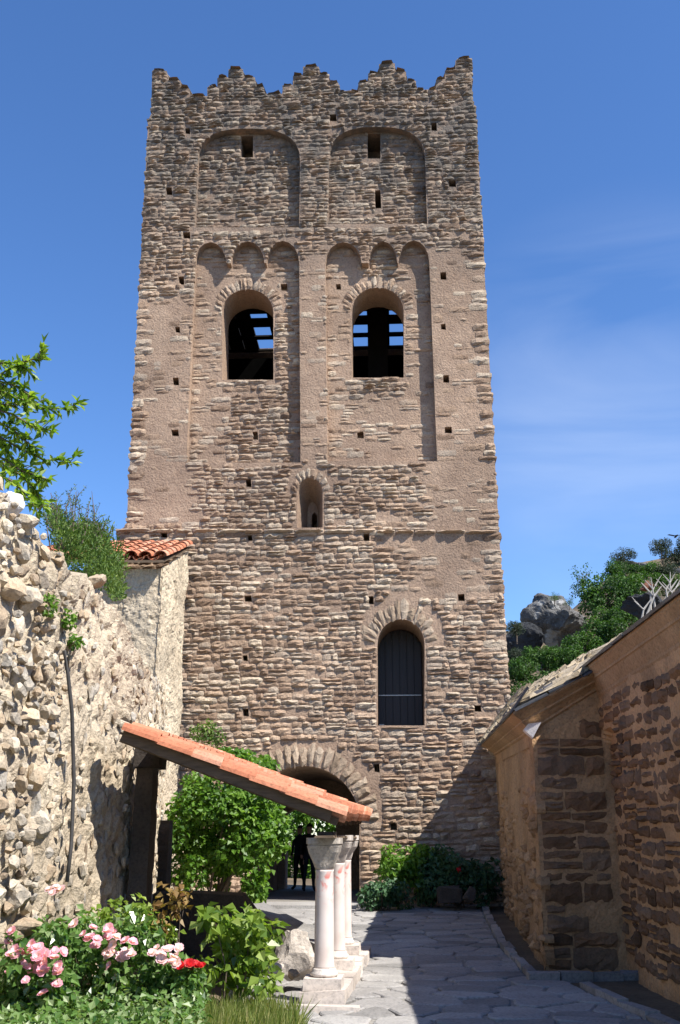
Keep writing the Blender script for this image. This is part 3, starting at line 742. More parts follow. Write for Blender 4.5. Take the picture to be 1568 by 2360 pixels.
stone_px('stone', 6, 1112, 34, 60, M_RUBBLE, .45, 3, 9, .05, parent=rwall)
stone_px('stone', 138, 1290, 50, 46, M_RUBBLE, .25, 3, 12, -.2, parent=rwall)
stone_px('stone', 30, 1350, 120, 70, M_RUBBLE, .3, 3, 14, -.5, parent=rwall)
stone_px('stone', 70, 1385, 66, 90, M_RUBBLE, .55, 3, 15, .4, parent=rwall)
stone_px('stone', 12, 1520, 50, 60, M_RUBBLE, .75, 3, 16, .1, parent=rwall)
stone_px('stone', 12, 1790, 44, 84, M_RUBBLE, .8, 3, 17, 0, parent=rwall)
stone_px('stone', 50, 1560, 60, 66, M_RUBBLE, .85, 3, 18, .4, parent=rwall)
stone_px('stone', 95, 1600, 60, 56, M_RUBBLE, .6, 3, 19, .2, parent=rwall)
stone_px('stone', 85, 1860, 40, 100, M_RUBBLE, .8, 3, 20, .05, parent=rwall)
stone_px('stone', 40, 2070, 80, 70, M_RUBBLE, .9, 3, 21, .3, parent=rwall)
stone_px('stone', 60, 2130, 110, 60, M_RUBBLE, .35, 3, 22, -.1, parent=rwall)
stone_px('stone', 70, 1650, 80, 60, M_RUBBLE, .5, 3, 24, -.3, parent=rwall)
stone_px('stone', 60, 1920, 60, 50, M_RUBBLE, .6, 3, 25, .1, parent=rwall)
stone_px('stone', 226, 1340, 46, 60, M_RUBBLE, .35, 3, 26, -.7, parent=rwall)
stone_px('brick', 333, 1562, 11, 18, M_RUST, .2, 2, 27, 0, parent=rwall, lab='red brick fragment set in the pale wall')
# cable hanging down the wall
pts = []
for (px, py) in [(120, 1500), (127, 1560), (135, 1640), (140, 1720), (140, 1800), (137, 1880), (133, 1950), (126, 2032)]:
    s = min(CS, key=lambda q: abs(to_px(wall_base(q, at_y(px, py, plan(q)[1]).z)[0])[0] - px))
    z = at_y(px, py, plan(s)[1]).z; p, n, a = wall_base(s, z); pts.append(p + n * 0.13)
m = MB(); m.tube(pts, .02, 7, .5)
o = m.build('drain_pipe', M_CABLE, smooth=True); tag(o, 'thin dark grey pipe running down the pale rubble wall', 'pipe')
# terrace of soil held by the wall
tv = []
for i, s in enumerate(np.linspace(0, PS[-1], 40)):
    p, n, a = wall_base(s, crest_i(s))
    for k, dd in enumerate((.5, 2, 5, 12, 25)):
        q = p - n * dd; tv.append((q.x, q.y, p.z - .15 - .05 * k + .15 * mnoise.noise(q)))
tf = [(i * 5 + k, i * 5 + k + 1, (i + 1) * 5 + k + 1, (i + 1) * 5 + k) for i in range(39) for k in range(4)]
tag(link('terrace_ground', mesh('terrace_ground', tv, tf, [.5] * len(tv)), M_EARTH), kind='structure')

# ---------------------------------------------------------------- small house against the tower, tiled lean-to roof
hx0 = at_y(366, 1480, 21.7).x; hx1 = at_y(424, 1480, 24.85).x
house = thing('stone_annex', 'small rubble stone annex with red tiled roof against the tower', 'building', (hx0 - .8, 23.2, 0))
def annex_face(p0, p1, z0, z1f, nu, nv, nm, tintv, sgn=1):
    v = []; d = (Vector(p1) - Vector(p0)); L_ = d.length; nn = Vector((d.y, -d.x, 0)).normalized() * sgn
    for i in range(nu + 1):
        for j in range(nv + 1):
            t = i / nu; q = Vector(p0) + d * t; z = z0 + (z1f(t) - z0) * j / nv; q.z = z
            wq = mnoise.noise_vector(q * 2.3) * .16; vd = mnoise.voronoi(Vector(((q.x + wq.x) * 7, (q.y + wq.y) * 7, (q.z + wq.z) * 8.5)))[0]; wk = .5 + .8 * mnoise.noise(q * 1.1)
            q += nn * (0.06 * mnoise.fractal(q * 1.5, 1, 2, 4) + 0.045 * wk * min(1, (vd[1] - vd[0]) * 2) - .02 + .02 * mnoise.fractal(q * 9, 1, 2, 3))
            v.append(q)
    f = [(i * (nv + 1) + j, (i + 1) * (nv + 1) + j, (i + 1) * (nv + 1) + j + 1, i * (nv + 1) + j + 1) for i in range(nu) for j in range(nv)]
    return link(nm, mesh(nm, v, f, [tintv + .25 * mnoise.noise(q * 2) for q in v]), M_LIMEWALL, house)
hz0 = at_y(366, 1304, 21.7).z; hz1 = at_y(424, 1264, 24.85).z
annex_face((hx0, 21.7, 0), (hx1, 24.95, 0), -.2, lambda t: hz0 - .05 + (hz1 - hz0) * t, 110, 200, 'side_wall', .55)
annex_face((hx0 - 2.6, 21.9, 0), (hx0, 21.7, 0), -.2, lambda t: hz0 - .05, 110, 200, 'front_wall', .5)
def tile_mesh(L_, r0, r1, th=.016, n=7, up=True, seed=0):
    """half round clay tile along +x (downhill), wide end uphill for pans"""
    rr = random.Random(seed); v = []; s = 1 if up else -1
    for i, x in enumerate((0, L_ * .5, L_)):
        r = r0 + (r1 - r0) * i / 2
        for q in (0, th):
            for k in range(n + 1):
                a = math.pi * k / n
                v.append((x, -(r - q) * math.cos(a) * 1.0, s * ((r - q) * math.sin(a) * .8)))
    m = n + 1; f = []
    for i in range(2):
        for k in range(n):
            a, b_ = i * 2 * m + k, (i + 1) * 2 * m + k
            f.append((a, a + 1, b_ + 1, b_) if s > 0 else (a, b_, b_ + 1, a + 1))
            a, b_ = a + m, b_ + m
            f.append((a, b_, b_ + 1, a + 1) if s > 0 else (a, a + 1, b_ + 1, b_))
    for i in (0, 2):
        for k in range(n): f.append((i * 2 * m + k, i * 2 * m + k + 1, i * 2 * m + m + k + 1, i * 2 * m + m + k))
    for i in range(2):
        for k in (0, n): f.append((i * 2 * m + k, (i + 1) * 2 * m + k, (i + 1) * 2 * m + m + k, i * 2 * m + m + k))
    return v, f
def tiled_roof(parent, O, ex, ey, rows, cols, L_, lap, pitch, name='tile', r=.1, jit=.012, drop=False):
    """O: top corner; ex: unit downhill; ey: unit along the ridge"""
    ez = ex.cross(ey).normalized()
    if ez.z < 0: ez = -ez
    covers = []; 
    for k in range(3):
        for upf in (True, False):
            v, f = tile_mesh(L_, r * .88 if upf else r * 1.02, r * 1.02 if upf else r * .88, up=upf, seed=k)
            me = mesh(name, v, f, [.15 + .33 * k] * len(v)); me.materials.append(M_TILE); covers.append((upf, me))
    rr = random.Random(5)
    for c_ in range(cols):
        for upf in (False, True):
            if not upf and c_ == cols - 1: continue
            for k in range(rows):
                me = rr.choice([m for u_, m in covers if u_ == upf])
                o = bpy.data.objects.new(name, me); COL.objects.link(o); o.parent = parent
                yy = c_ * pitch + (0 if upf else pitch / 2) + rr.uniform(-jit, jit); xx = k * (L_ - lap) + rr.uniform(-jit, jit)
                lift = (.075 if upf else .07) + rr.uniform(-.006, .006) - (.0 if upf else .0)
                q = O + ex * xx + ey * yy + ez * (lift - (.035 if c_ == 0 and drop else 0))
                tilt = .03
                exx = (ex + ez * (tilt if upf else tilt) * -1).normalized() * 1
                exx = (ex - ez * -.035).normalized()
                ezz = exx.cross(ey).normalized(); ezz = ezz if ezz.z > 0 else -ezz
                yv = ezz.cross(exx)
                M = Matrix((exx, yv, ezz)).transposed().to_4x4(); M.translation = q - parent_world(parent)
                o.matrix_local = M
def parent_world(p):
    q = Vector()
    while p is not None: q += p.location; p = p.parent
    return q
ridge = Vector((hx1 - 0.1, 24.8, hz1 + .02)); eave = Vector((hx0 - .0, 21.35, hz0 - .02))
exh = Vector((0, eave.y - ridge.y, eave.z - ridge.z)).normalized()
# roof deck, skewed so that its right verge follows the wall below
dk = MB(); a0 = Vector((hx1 + .06, 24.95, hz1 + .02)); a1 = Vector((hx0 + .06, 21.42, hz0)); wv = Vector((-2.8, 0, 0))
up_ = Vector((0, 0, .05))
dk.add([a0, a1, a1 + wv, a0 + wv, a0 + up_, a1 + up_, a1 + wv + up_, a0 + wv + up_], [(0, 1, 2, 3), (7, 6, 5, 4), (0, 4, 5, 1), (1, 5, 6, 2), (2, 6, 7, 3), (3, 7, 4, 0)], .3)
dk.build('roof_deck', M_WOOD, house)
exh = (a1 - a0).normalized(); tiled_roof(house, a0 + Vector((-.08, 0, .05)), exh, Vector((-1, 0, 0)), 8, 10, .52, .06, .31, r=.145)

# ---------------------------------------------------------------- portico: columns, piers, tiled lean-to roof
PD = Vector((0.082, 1, 0)).normalized(); PA = Vector((PD.y, -PD.x, 0)); PDR = Vector((0.082, 1, 0.014)).normalized()          # along the arcade / across it
vl = at_y(292, 1668, 11.25); vr = at_y(794, 1862, 11.46)                       # verge line, top of tiles
porch = thing('portico', 'low lean-to portico roof of orange clay tiles on wooden beams', 'portico', (-1.1, 13.5, 0))
exp_ = (vr - vl); RL = exp_.length; exp_.normalize(); upn = PDR.cross(exp_).normalized()
if upn.z < 0: upn = -upn
NC, PIT = 20, .225
tiled_roof(porch, vl - upn * .12, exp_, PDR, 7, NC, RL / 7 + .055, .055, PIT, r=.125, jit=.018, drop=True)
plen = (NC - 1) * PIT
def obox(mb, O, ax, ay, az, a0, a1, b0, b1, c0, c1, tint=None, jit=0.0):
    M = Matrix((ax, ay, az)).transposed().to_4x4(); M.translation = O
    mb.box(a0, a1, b0, b1, c0, c1, tint, M, jit)
for k in range(9):                                                             # boards that carry the tiles
    m = MB(); obox(m, vl, exp_, PDR, upn, -.02, RL - .12, -.02 + plen * k / 9, plen * (k + 1) / 9 - .012, -.125, -.10); m.build('board', M_WOOD, porch)
for k in range(7):
    m = MB(); obox(m, vl, exp_, PDR, upn, .0, RL - .02, .0 + (plen - .12) * k / 6, .12 + (plen - .12) * k / 6, -.20, -.128, jit=.006); m.build('rafter', M_WOOD, porch)
# mortar bed that closes the verge under the first row of tiles
m = MB(); obox(m, vl, exp_, PDR, upn, .02, RL - .10, -.055, -.022, -.19, -.075, jit=.004); m.build('verge_board', M_WOOD, porch)
CP = [at_y(747.5, 2230, 11.8), at_y(778, 2192, 13.5), at_y(796, 2160, 15.2)]
beamz = vr.z - .33
m = MB(); obox(m, Vector((CP[0].x, 11.35, 0)), PA, PD, Vector((0, 0, 1)), -.10, .10, 0, 4.35, 1.66, beamz + .02, jit=.008); m.build('eave_beam', M_WOOD, porch)
m = MB(); obox(m, Vector((CP[0].x, 11.35, 0)), PA, PD, Vector((0, 0, 1)), -.09, .09, .27, .47, 1.645, 1.70, jit=.004)
for cpt in CP:
    pass
m.build('impost', M_SHADESTONE, porch)
m = MB(); obox(m, vl + Vector((-.05, 0, .0)), exp_, PD, upn, -.05, .07, -.05, .35, -.02, .03, jit=.01); m.build('flashing_slab', M_LIMEWALL, porch)
def mat_column():
    m, n, b = new_mat('stained_marble')
    pos = nd(n, 'ShaderNodeTexCoord').outputs['Object']
    n1 = nd(n, 'ShaderNodeTexNoise', i_Scale=3.0, i_Detail=6); n.links.new(pos, n1.inputs['Vector'])
    base = ramp(n, [(.3, (.52, .44, .40)), (.55, (.63, .56, .525)), (.8, (.69, .64, .61))]); n.links.new(n1.outputs[0], base.inputs[0])
    sx = nd(n, 'ShaderNodeSeparateXYZ'); n.links.new(pos, sx.inputs[0])
    band = ramp(n, [(0.70, (0, 0, 0)), (.78, (1, 1, 1)), (.90, (1, 1, 1)), (.98, (0.2, 0.2, 0.2))])
    dv = nd(n, 'ShaderNodeMath', operation='DIVIDE'); n.links.new(sx.outputs['Z'], dv.inputs[0]); dv.inputs[1].default_value = 1.36
    n.links.new(dv.outputs[0], band.inputs[0])
    n2 = nd(n, 'ShaderNodeTexNoise', i_Scale=9.0, i_Detail=4, i_Distortion=1.2); n.links.new(pos, n2.inputs['Vector'])
    r2 = ramp(n, [(.47, (0, 0, 0)), (.66, (.85, .85, .85))]); n.links.new(n2.outputs[0], r2.inputs[0])
    ml = nd(n, 'ShaderNodeMath', operation='MULTIPLY'); n.links.new(band.outputs[0], ml.inputs[0]); n.links.new(r2.outputs[0], ml.inputs[1])
    col = mixc(n, ml.outputs[0], base.outputs[0], (.62, .13, .10))
    n.links.new(col, b.inputs['Base Color']); b.inputs['Roughness'].default_value = .65; b.inputs['Specular IOR Level'].default_value = .25
    bp = nd(n, 'ShaderNodeBump', i_Strength=.25, i_Distance=.01); n.links.new(n1.outputs[0], bp.inputs['Height']); n.links.new(bp.outputs[0], b.inputs['Normal'])
    return m
M_COL = mat_column()
labs = ['white marble column with rusty red stains nearest the flower bed', 'slimmer marble column partly hidden behind the front column', 'hindmost of the three white columns, beside the shaded path']
rad = [(.105, .098), (.096, .09), (.088, .083)]
for i, cpt in enumerate(CP):
    col = thing('column', labs[i], 'column', (cpt.x, cpt.y, 0), 'marble columns carrying the portico roof')
    zt = 1.31 if i == 0 else 1.34; r0, r1 = rad[i]
    m = MB(); m.lathe([(r0 * 1.06, .33), (r0 * 1.06, .345), (r0, .37), (r0 * .995, .7), (r1 * 1.01, 1.1), (r1, zt - .02), (r1 * 1.05, zt)], 28); sh = m.build('shaft', M_COL, col, True, True)
    m = MB(); m.lathe([(r0 * 1.25, .245), (r0 * 1.42, .262), (r0 * 1.42, .285), (r0 * 1.22, .30), (r0 * 1.22, .315), (r0 * 1.12, .33)], 28); m.build('base', M_MARBLE, col, True, True)
    m = MB(); M = Matrix.Rotation(-math.atan2(PD.x, PD.y), 4, 'Z')
    m.box(-.20, .20, -.20, .20, .13, .246, .6, M, .006); m.build('plinth', M_MARBLE, col, True)
    m = MB(); 
    if i == 0: m.box(-.24, .24, -.24, .24, .0, .131, .5, M, .012); m.build('pedestal', M_MARBLE, col, True)
    # capital: round neck flaring to a square block, with carved corner leaves
    m = MB(); prof = [(zt + .005, r1 * 1.02, 1), (zt + .03, r1 * 1.12, .9), (zt + .10, r1 * 1.35, .55), (zt + .18, .165, .3), (zt + .245, .183, .12), (zt + .25, .175, .1), (zt + .262, .175, .1), (zt + .268, .19, .08), (zt + .33, .19, .06)]
    NN = 32; rows = []
    for z, r, rd in prof:
        for k in range(NN):
            a = 2 * math.pi * k / NN; c_, s_ = math.cos(a), math.sin(a); e = 2 / (2 * rd + 9 * (1 - rd))
            x = r * math.copysign(abs(c_) ** e, c_); y = r * math.copysign(abs(s_) ** e, s_)
            lf = 1 + (.035 * math.cos(4 * a + math.pi) * (1 if z < zt + .24 and z > zt + .03 else 0)) + .02 * math.cos(12 * a) * (1 if z < zt + .24 and z > zt + .03 else 0)
            rows.append(M @ Vector((x * lf, y * lf, z)))
    f = [(i_ * NN + k, i_ * NN + (k + 1) % NN, (i_ + 1) * NN + (k + 1) % NN, (i_ + 1) * NN + k) for i_ in range(len(prof) - 1) for k in range(NN)] + [tuple(range(NN))[::-1], tuple((len(prof) - 1) * NN + k for k in range(NN))]
    m.add(rows, f, .5); m.build('capital', M_CAPITAL if i == 0 else M_MARBLE, col, True)
# low stone sill the columns stand on
m = MB(); obox(m, Vector((CP[0].x, 11.25, 0)), PA, PD, Vector((0, 0, 1)), -.36, .36, -.05, .25, -.05, .035, jit=.02); o = m.build('stone_step', M_MARBLE); tag(o, 'worn white stone slab in front of the nearest column', 'stone step')
m = MB(); y0 = .62
sill = thing('stone_sill', 'low irregular white stone sill under the two rear columns', 'sill', (CP[1].x, 13.6, 0))
while y0 < 4.4:
    ln = rg.uniform(.4, .75); m = MB(); obox(m, Vector((CP[0].x, 11.35, 0)), PA, PD, Vector((0, 0, 1)), -.22 + rg.uniform(-.03, .02), .20 + rg.uniform(-.02, .04), y0, y0 + ln - .012, -.05, .128, None, .012); m.build('stone', M_MARBLE, sill); y0 += ln
# piers on the wall side
def pier(px0, px1, Y, ztop, lab, cap=True):
    x0, x1 = at_y(px0, 1900, Y).x, at_y(px1, 1900, Y).x
    t = thing('stone_pier', lab, 'pier', ((x0 + x1) / 2, Y + .2, 0), 'rough piers under the portico roof')
    hw = (x1 - x0) / 2; v = []; NR = 40; ring = []
    for k in range(24):
        a = k / 24 * 4; e = int(a); g = a - e; c4 = [(-hw, -.2), (hw, -.2), (hw, .2), (-hw, .2)]; p0, p1 = c4[e], c4[(e + 1) % 4]
        ring.append((p0[0] + (p1[0] - p0[0]) * g, p0[1] + (p1[1] - p0[1]) * g))
    zt = ztop - .24
    for i in range(NR + 1):
        z = -.1 + (zt + .1) * i / NR; jn = .012 if i % 6 == 3 else 0
        for a, b_ in ring:
            n_ = .03 * mnoise.fractal(Vector((a * 3 + px0, b_ * 3, z * 2.5)), 1, 2, 4) - jn; l = math.hypot(a, b_); v.append((a * (1 + n_ / l), b_ * (1 + n_ / l), z))
    f = [(i * 24 + k, i * 24 + (k + 1) % 24, (i + 1) * 24 + (k + 1) % 24, (i + 1) * 24 + k) for i in range(NR) for k in range(24)] + [tuple(range(24))[::-1], tuple(NR * 24 + k for k in range(24))]
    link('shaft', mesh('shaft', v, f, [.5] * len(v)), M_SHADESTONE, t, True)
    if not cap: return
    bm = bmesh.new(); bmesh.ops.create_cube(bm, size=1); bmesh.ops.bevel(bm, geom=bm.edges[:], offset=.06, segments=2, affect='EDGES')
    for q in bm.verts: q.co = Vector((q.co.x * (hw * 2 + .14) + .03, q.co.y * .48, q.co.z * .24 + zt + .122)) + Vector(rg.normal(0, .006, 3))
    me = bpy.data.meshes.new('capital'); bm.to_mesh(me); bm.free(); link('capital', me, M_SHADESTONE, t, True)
zr = lambda px, Y: at_y(px, np.interp(px, [292, 812], [1668, 1868]), 11.4).z
pier(306, 346, 12.75, at_y(326, 1724, 12.75).z, 'rough stone pier in shade at the upper end of the tiled roof')
pier(368, 390, 15.2, at_y(380, 1850, 15.2).z, 'second shorter stone pier in shade further along the pale wall', False)

# shaded parapet and rock ledges beneath the roof
m = MB(); xa, xb = at_y(352, 2070, 14.6).x, at_y(560, 2070, 14.6).x
v = []
for q, (x, zt) in enumerate(((xa, .92), ((xa + xb) / 2, .93), (xb, .9), (xb + .45, .35), (xb + .75, .03))):
    for (y, z) in ((14.6, -.2), (14.6, zt), (14.95, zt + .02), (14.95, -.2)): v.append((x, y, z))
f = []
for i in range(4):
    for k in range(4): f.append((i * 4 + k, (i + 1) * 4 + k, (i + 1) * 4 + (k + 1) % 4, i * 4 + (k + 1) % 4))
f += [(3, 2, 1, 0), (16, 17, 18, 19)]
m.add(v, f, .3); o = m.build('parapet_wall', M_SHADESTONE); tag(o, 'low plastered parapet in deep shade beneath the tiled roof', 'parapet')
def free_rock(px, py, wpx, hpx, Y, mat, name, lab, cat, seed, sub=4, tint=.5, rot=0, depth=1.0, group=None, sink=.0, amp=.35):
    c_ = at_y(px, py, Y); k = ((Y * cp + (c_.z - EYE) * sp)) / F; sx, sz = wpx * k / 2 * 1.2, hpx * k / 2 * 1.2
    me = rock_mesh(name, sub, seed, amp=amp); cr_, sr_ = math.cos(rot), math.sin(rot)
    for v in me.vertices:
        x, y, z = v.co.x * sx, v.co.y * sx * depth, v.co.z * sz
        v.co = (x * cr_ - z * sr_, y, x * sr_ + z * cr_)
    me.attributes['tint'].data.foreach_set('value', [tint] * len(me.vertices))
    o = bpy.data.objects.new(name, me); COL.objects.link(o); me.materials.append(mat); o.location = c_
    if lab: tag(o, lab, cat, group)
    return o
free_rock(678, 2208, 105, 105, 12.6, M_CAPITAL, 'boulder', 'big pale boulder left of the nearest white column', 'rock', 31, 4, .8, -.3, .7)
free_rock(632, 2232, 50, 40, 12.3, M_CAPITAL, 'boulder', 'cream boulder half behind the rose leaves', 'rock', 32, 4, .9, .1, .8)
free_rock(676, 2243, 30, 28, 12.15, M_RUBBLE, 'boulder', 'small round grey stone under the big pale boulder', 'rock', 33, 3, .1, 0, .8)
# sloping slab beside the path
sl = [at_y(556, 2086, 17.2), at_y(610, 2080, 18.2), at_y(727, 2140, 14.8), at_y(727, 2176, 13.4), at_y(660, 2140, 14.2), at_y(600, 2105, 15.9)]
m = MB(); v = sl + [q + Vector((0, 0.1, -.35)) for q in sl]; m.add(v, [(0, 5, 4, 3, 2, 1)] + [(i, (i + 1) % 6, (i + 1) % 6 + 6, i + 6) for i in range(6)], .3)
o = m.build('sloping_slab', M_FLAG); tag(o, 'long grey rock slab sloping down toward the white columns', 'rock slab')
# ---------------------------------------------------------------- paved path, kerbs
def clip(poly_, px, py, nx, ny):
    res = []; n = len(poly_)
    for i in range(n):
        a, b_ = poly_[i], poly_[(i + 1) % n]
        da = (a[0] - px) * nx + (a[1] - py) * ny; db = (b_[0] - px) * nx + (b_[1] - py) * ny
        if da <= 0: res.append(a)
        if (da < 0 < db) or (db < 0 < da):
            t = da / (da - db); res.append((a[0] + (b_[0] - a[0]) * t, a[1] + (b_[1] - a[1]) * t))
    return res
rg = np.random.default_rng(5)
def kerb_x(y): return float(np.interp(y, [9.0, 11.4, 13.55, 13.9, 17.0, 21.5, 25], [3.05, 2.85, 2.72, 2.33, 2.45, 2.85, 3.2]))
def path_left(y): return float(np.interp(y, [8, 11.0, 13, 16, 18, 20, 25], [-.95, -.85, -1.15, -1.3, -2.2, -3.0, -3.2]))
pav = thing('pavement', None, None, (0.8, 16, 0)); tag(pav, kind='structure')
bed = []; ys = np.linspace(6, 25.6, 50)
for y in ys: bed += [(path_left(y) - .2, y, ground_z(y) - .022), (kerb_x(y) + .02, y, ground_z(y) - .022)]
link('path_bed', mesh('path_bed', bed, [(2 * i, 2 * i + 1, 2 * i + 3, 2 * i + 2) for i in range(49)], [.5] * 100), M_PATHBED, pav)
pts = []; y = 7.6; row = 0
while y < 25.2:
    dy = rg.uniform(.36, .56); x = path_left(y) - .3 + rg.uniform(0, .5)
    while x < kerb_x(y) + .5:
        dx = rg.uniform(.40, .82); pts.append((x + rg.uniform(-.1, .1), y + rg.uniform(-.16, .16))); x += dx
    y += dy
P_ = np.array(pts)
for i, (x, y) in enumerate(pts):
    pl = [(x - 1.2, y - 1.0), (x + 1.2, y - 1.0), (x + 1.2, y + 1.0), (x - 1.2, y + 1.0)]
    d2 = np.hypot(P_[:, 0] - x, P_[:, 1] - y)
    for j in np.argsort(d2)[1:22]:
        qx, qy = pts[j]; nx, ny = qx - x, qy - y
        pl = clip(pl, (x + qx) / 2, (y + qy) / 2, nx, ny)
        if len(pl) < 3: break
    if len(pl) < 3: continue
    for y0, x0, sg in [(0, 0, 0)]: pass
    kx = kerb_x(y); pl = clip(pl, kx, y, 1, -(kerb_x(y + .1) - kerb_x(y - .1)) / .2); lx = path_left(y); pl = clip(pl, lx, y, -1, (path_left(y + .1) - path_left(y - .1)) / .2)
    pl = clip(pl, 0, 25.15, 0, 1)
    if len(pl) < 3: continue
    cx = sum(p[0] for p in pl) / len(pl); cy = sum(p[1] for p in pl) / len(pl)
    rmax = max(math.hypot(p[0] - cx, p[1] - cy) for p in pl)
    if rmax < .12: continue
    g = .016 / rmax * 1.4; ring = []
    for k in range(len(pl)):
        a, b_ = pl[k], pl[(k + 1) % len(pl)]
        for t in (0.12, .5, .88):
            qx, qy = a[0] + (b_[0] - a[0]) * t, a[1] + (b_[1] - a[1]) * t
            w_ = 1 - g + rg.uniform(-.025, .012); ring.append((cx + (qx - cx) * w_, cy + (qy - cy) * w_))
    tx, ty = rg.normal(0, .016), rg.normal(0, .016); h = rg.uniform(-.008, .008); n = len(ring)
    zf = lambda qx, qy: ground_z(qy) + h + tx * (qx - cx) + ty * (qy - cy)
    v = [(cx, cy, zf(cx, cy) + .002)] + [(cx + (a - cx) * .93, cy + (b_ - cy) * .93, zf(a, b_)) for a, b_ in ring] + [(a, b_, zf(a, b_) - .012) for a, b_ in ring] + [(a, b_, zf(a, b_) - .05) for a, b_ in ring]
    f = [(0, 1 + k, 1 + (k + 1) % n) for k in range(n)]
    for l in (0, 1): f += [(1 + l * n + k, 1 + (l + 1) * n + k, 1 + (l + 1) * n + (k + 1) % n, 1 + l * n + (k + 1) % n) for k in range(n)]
    link('flagstone', mesh('flagstone', v, f, [rg.random()] * len(v)), M_FLAG, pav)
gl = thing('gutter', None, None, (2.9, 16, 0)); tag(gl, kind='structure')
gv_ = []
for y in np.linspace(7, 25, 40): gv_ += [(kerb_x(y) + .0, y, ground_z(y) - .02), (kerb_x(y) + .2, y, ground_z(y) - .035), (kerb_x(y) + 2.2, y, ground_z(y) + .0)]
link('gutter_bed', mesh('gutter_bed', gv_, [(3 * i + k, 3 * i + k + 1, 3 * i + k + 4, 3 * i + k + 3) for i in range(39) for k in range(2)], [.4] * len(gv_)), M_EARTH, gl)
kerb = thing('kerb', 'worn kerb of narrow stones along the shaded gutter', 'kerb', (2.6, 15, 0))
y = 8.6
while y < 24.5:
    ln = rg.uniform(.4, .8)
    if not (13.35 < y + ln and y < 13.9):
        a = Vector((kerb_x(y), y, ground_z(y))); b_ = Vector((kerb_x(y + ln - .02), y + ln - .02, ground_z(y + ln))); d = (b_ - a); L_ = d.length; d.normalize(); nrm = Vector((d.y, -d.x, 0))
        m = MB(); obox(m, a, d, nrm, Vector((0, 0, 1)), 0, L_, 0, rg.uniform(.10, .14), -.1, rg.uniform(.03, .07), rg.random(), .014); m.build('kerb_stone', M_FLAG, kerb)
    y += ln
x = 2.28
while x < 3.6:
    ln = rg.uniform(.35, .6); m = MB(); m.box(x, x + ln - .015, 13.5 + (x - 2.3) * .12, 13.66 + (x - 2.3) * .12, -.1, .075 + rg.uniform(-.015, .015), rg.random(), None, .014); m.build('kerb_stone', M_FLAG, kerb); x += ln
# step in front of the archway
m = MB(); obox(m, TW(0, -1.35, .0), TU, TN, Vector((0, 0, 1)), -2.6, .45, 0, 1.33, 0, .235, .7, .01); o = m.build('doorstep', M_FLAG); tag(o, 'broad pale stone step before the dark archway', 'step')
m = MB(); obox(m, TW(0, 0, .0), TU, TN, Vector((0, 0, 1)), tun[-1][0] + .02, tun[0][0] - .02, 0.0, 7.3, -.25, .215, .4, 0); tag(m.build('passage_floor', M_PATHBED), kind='structure')

# ---------------------------------------------------------------- church on the right: side chapel and nave wall
rg = np.random.default_rng(31)
WC = Vector((at_y(1258, 2237, 14.4).x, 14.4, 0)); WF = Vector((at_y(1158, 2080, 24.85).x, 24.85, 0))
WT0, WT1 = at_y(1230, 1682, 14.4).z, at_y(1135, 1752, 24.8).z
NB = Vector((at_y(1429, 2237, 14.4).x, 14.4, 0)); NA = Vector((NB.x - .026 * 12, 2.4, 0))
chap = thing('side_chapel', 'ochre plastered side chapel with stone slab roof abutting the tower', 'chapel', (WC.x + .6, 18, 0))
def relief(p0, p1, zf0, zf1, nu, nv, mat, nm, parent, amp=.03, vor=.02, vs=7, nside=1, tint=.5):
    d = Vector(p1) - Vector(p0); nn = Vector((d.y, -d.x, 0)).normalized() * nside; v = []
    for i in range(nu + 1):
        for j in range(nv + 1):
            t = i / nu; q = Vector(p0) + d * t; z = zf0(t) + (zf1(t) - zf0(t)) * j / nv; q = Vector((q.x, q.y, z))
            vd = mnoise.voronoi(q * vs)[0]
            v.append(q + nn * (amp * mnoise.fractal(q * 1.3, 1, 2, 4) + vor * min(1, (vd[1] - vd[0]) * 2)))
    f = [(i * (nv + 1) + j, (i + 1) * (nv + 1) + j, (i + 1) * (nv + 1) + j + 1, i * (nv + 1) + j + 1) for i in range(nu) for j in range(nv)]
    return link(nm, mesh(nm, v, f, [tint + .2 * mnoise.noise(q * 1.7) for q in v]), mat, parent)
relief(WF, WC, lambda t: -.2, lambda t: WT1 + (WT0 - WT1) * t + .1, 130, 60, M_CHPLASTER, 'side_wall', chap, .05, .03, 5, -1)
relief(WC, NB + Vector((.3, 0, 0)), lambda t: -.2, lambda t: WT0 + .12 + .5 * t, 50, 70, M_CHMORTAR, 'front_wall', chap, .02, .01, 8, 1, .25)
def wall_put(p0, p1):
    d = Vector(p1) - Vector(p0); d.normalize(); nn = Vector((d.y, -d.x, 0))
    return (lambda u, wd, z: Vector(p0) + d * u - nn * wd + Vector((0, 0, z))), d, nn
# squared blocks of the chapel front
putc, _, _ = wall_put(WC, NB)
wlen = (NB - WC).length
def lab_front(U, Z): return np.where((U > .02) & (U < wlen - .02) & (Z < WT0 - .08 + .3 * U), 0, -1)
stc = build_courses(0.0, wlen, 0.0, WT0 + .3, lab_front, putc, rg, (.12, .30), (.22, .62), lambda u, z, l: (rg.uniform(.022, .045), 0.0), .022, lambda u, z: .95, wob=.004, rnd=.06, tight=.96, jit=.07)
stones_to_parts(stc, 200, 'stone', 'small_stones', M_CHSTONE, chap)
